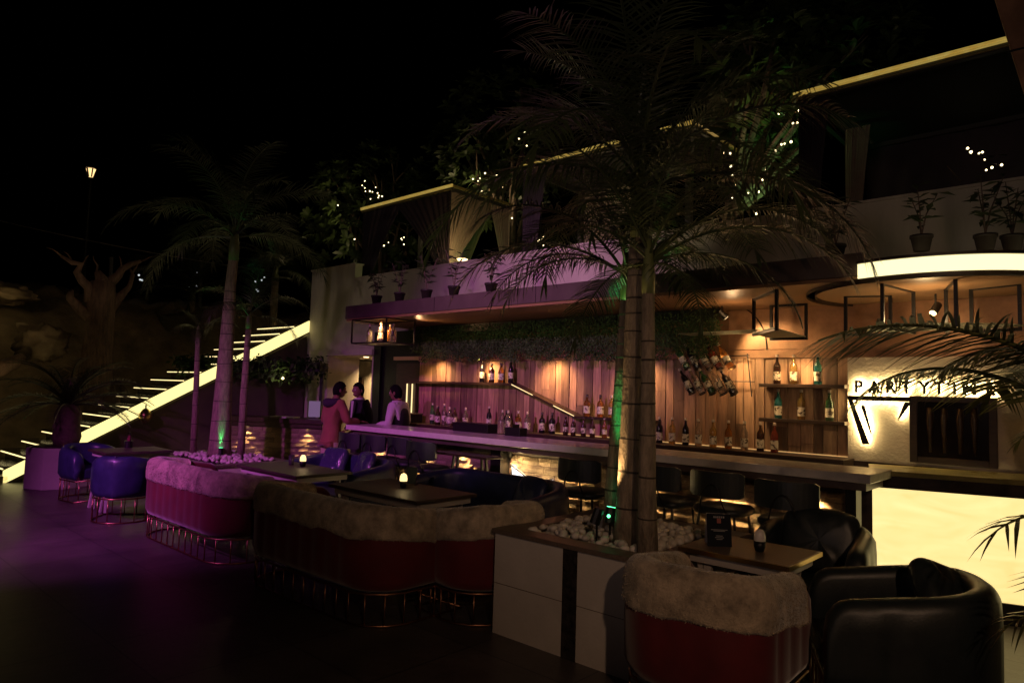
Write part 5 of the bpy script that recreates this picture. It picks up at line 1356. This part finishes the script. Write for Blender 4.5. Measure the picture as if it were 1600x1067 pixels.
def hand(vs_out, wrist, d, side, s_=1, curl=.5):
    d = Vector(d).normalized(); up = Vector((0, 0, 1)); sd = d.cross(up).normalized()*side; nn = sd.cross(d)*side
    b = MB(); w = Vector(wrist)
    v = [(w, .022), (w+d*.045, (.036, .018)), (w+d*.085, (.038, .016))]
    vs, fs = skin(v, [(0, 1), (1, 2)], 0); vs_out._add(vs, fs)
    for k, (off, l) in enumerate(((-.028, .068), (-.009, .078), (.010, .072), (.027, .056))):
        b0 = w+d*.075+sd*off; d1 = (d-up*.15*curl).normalized(); d2 = (d-up*.8*curl).normalized()
        vs, fs = skin([(b0, .0085), (b0+d1*l*.5, .0082), (b0+d1*l*.5+d2*l*.5, .0065)], [(0, 1), (1, 2)], 0); vs_out._add(vs, fs)
    b0 = w+d*.02-sd*.025; d1 = (d*.7-sd*.7).normalized()
    vs, fs = skin([(b0, .011), (b0+d1*.035, .010), (b0+d1*.03+d*.035, .008)], [(0, 1), (1, 2)], 0); vs_out._add(vs, fs)
def person(label, loc, rz, h, lean, arms, hy, hp, top, bot, extra):
    """arms: (elbow, wrist, hand direction) for left (-x) and right (+x), facing +y"""
    t = thing('person', label, 'person', loc, rz)
    k = h/1.7
    def V(x, y, z): return Vector((x, y+lean*max(0, z-.92), z))*k
    sh = [V(-.19, 0, 1.40), V(.19, 0, 1.40)]
    J = [(V(0, 0, .93), (.15, .11)), (V(0, 0, 1.10), (.135, .10)), (V(0, 0, 1.28), (.16, .115)), (V(0, .0, 1.41), (.10, .08)), (V(0, .01, 1.49), .055), (V(0, .02, 1.545), .055)]
    E_ = [(0, 1), (1, 2), (2, 3), (3, 4), (4, 5)]
    bodyv = list(J); bodye = list(E_); legs = []
    def add(V_, E2, par, lst):
        p = par
        for q in lst: V_.append(q); E2.append((p, len(V_)-1)); p = len(V_)-1
    al = []
    for i, sx in enumerate((-1, 1)):
        el, wr, hd = arms[i]; el = Vector(el)*k; wr = Vector(wr)*k
        al.append([(sh[i], .062*k), ((sh[i]+el)/2, .052*k), (el, .044*k), ((el+wr)/2, .040*k), (wr, .028*k)])
        add(bodyv, bodye, 2, al[-1])
    leg = []
    for sx in (-1, 1):
        leg.append([(V(sx*.10, 0, .88), .088*k), (V(sx*.11, .01, .50), .062*k), (V(sx*.11, -.01, .28), .055*k), (V(sx*.11, -.02, .09), .040*k), (V(sx*.115, .10, .03), .034*k)])
        add(bodyv, bodye, 0, leg[-1])
    vs, fs = skin(bodyv, bodye, 0, 1)
    b = MB(); b._add(vs, fs)
    hc = V(0, .045, 1.60)
    head(b, hc, hy, hp, k)
    for i in (0, 1): hand(b, Vector(arms[i][1])*k, arms[i][2], (-1, 1)[i])
    b.build('body', M_skin, t, smooth=True)
    b = MB(); hairmesh(b, hc, hy, hp, k); b.build('hair', M_hair, t, smooth=True)
    Me = Matrix.Rotation(hy, 3, 'Z') @ Matrix.Rotation(hp, 3, 'X')
    for sx in (-1, 1):
        b = MB(); b.ball(hc+Me @ Vector((sx*.031, .083, .008))*k, .011, 8, 6); eo = b.build('eye', M_eye, t, smooth=True)
        b = MB(); b.ball(hc+Me @ Vector((sx*.031, .091, .008))*k, .0055, 6, 5); b.build('pupil', M_hair, eo, smooth=True)
    # upper garment with sleeves
    def grow(lst, g): return [(p, (r_[0]+g, r_[1]+g) if isinstance(r_, tuple) else r_+g) for p, r_ in lst]
    tv = grow([(V(0, 0, .86), (.155, .115)), (V(0, 0, .93), (.15, .11))]+J[1:4], .022); te = [(0, 1), (1, 2), (2, 3), (3, 4)]
    for i in (0, 1):
        a_ = grow(al[i], .017); a_[-1] = (al[i][-1][0].lerp(al[i][-2][0], .12), .040*k); add(tv, te, 3, a_)
    vs, fs = skin(tv, te, 1, 2); b = MB(); b._add(vs, fs)
    b.v = [tuple(Vector(v)*(1)+Vector((1, 1, 0))*(.010*noise.noise(Vector(v)*9)+.007*noise.noise(Vector((v[0]*20, v[1]*20, v[2]*9))))) for v in b.v]
    b.build('top', top, t, smooth=True)
    lv = grow([(V(0, 0, 1.0), (.145, .105)), (V(0, 0, .93), (.15, .112))], .012); le = [(0, 1)]
    for l in leg: add(lv, le, 1, grow(l[:4], .016))
    vs, fs = skin(lv, le, 0, 2); b = MB(); b._add(vs, fs); b.build('trousers', bot, t, smooth=True)
    for l in leg:
        p = l[3][0]; f_ = l[4][0]
        vs, fs = skin([(p+Vector((0, -.03, -.03)), (.042, .04)), (p+Vector((0, .05, -.048)), (.046, .036)), (f_+Vector((0, .05, .0)), (.038, .028))], [(0, 1), (1, 2)], 0, 2)
        b = MB(); b._add(vs, fs); b.build('shoe', M_black, t, smooth=True)
    extra(t, V, k, J, al)
    return t
def hood(t, V, k, J, al):
    b = MB(); b.tube([V(.13*math.cos(a), -.03-.11*math.sin(a)+.02, 1.43-.02*math.sin(a)) for a in [R(-30+i*20) for i in range(13)]], [.02, .045, .055, .06, .062, .065, .066, .065, .062, .06, .055, .045, .02], 8)
    b.build('hood', M_hood, t, smooth=True)
person('man in a rust fleece with dark hood leaning on the counter end, back turned', (-8.60, 5.62, 0), R(-4), 1.68, .10, (((-.30, .05, 1.14), (-.18, .28, 1.12), (.2, 1, 0)), ((.30, .08, 1.16), (.22, .34, 1.15), (.1, 1, -.1))), R(-14), R(-6), M_hoodie, M_trouser, hood)
def suit(t, V, k, J, al):
    b = MB(); b.slab([V(-.055, .125, 1.43), V(.055, .125, 1.43), V(.012, .15, 1.06), V(-.012, .15, 1.06)], (0, .012, 0)); b.build('shirt_front', M_shirt, t)
    for sx in (-1, 1):
        b = MB(); b.slab([V(sx*.055, .128, 1.44), V(sx*.10, .115, 1.40), V(sx*.085, .140, 1.26), V(sx*.015, .150, 1.06)], (0, .016, 0)); b.build('lapel', M_suit, t)
    b = MB(); b.tube([V(.07*math.cos(a), .02+.065*math.sin(a), 1.465) for a in [i*PI/8 for i in range(17)]], .018, 6); b.build('collar', M_shirt, t, smooth=True)
person('man in a black suit and open white shirt facing the man in the fleece', (-9.02, 6.42, 0), R(172), 1.68, .02, (((-.27, -.03, 1.12), (-.20, .18, .98), (0, 1, -.3)), ((.27, -.03, 1.12), (.20, .16, .95), (0, 1, -.5))), R(8), 0, M_suit, M_suit, suit)
def vest(t, V, k, J, al):
    g = [(V(0, 0, .90), (.195, .160)), (V(0, 0, 1.0), (.195, .158)), (V(0, 0, 1.10), (.19, .154)), (V(0, 0, 1.28), (.205, .168)), (V(0, 0, 1.40), (.15, .135))]
    vs, fs = skin(g, [(0, 1), (1, 2), (2, 3), (3, 4)], 0, 2); b = MB(); b._add(vs, fs); b.build('vest', M_suit, t, smooth=True)
    b = MB(); b.tube([V(.07*math.cos(a), .02+.065*math.sin(a), 1.465) for a in [i*PI/8 for i in range(17)]], .018, 6); b.build('collar', M_shirt, t, smooth=True)
person('bartender in white shirt and black vest standing behind the bar', (-8.10, 6.46, 0), R(112), 1.66, .05, (((-.29, .02, 1.14), (-.24, .26, 1.10), (.1, 1, 0)), ((.28, .0, 1.14), (.20, .26, 1.10), (-.1, 1, 0))), R(4), R(-8), M_shirt, M_suit, vest)
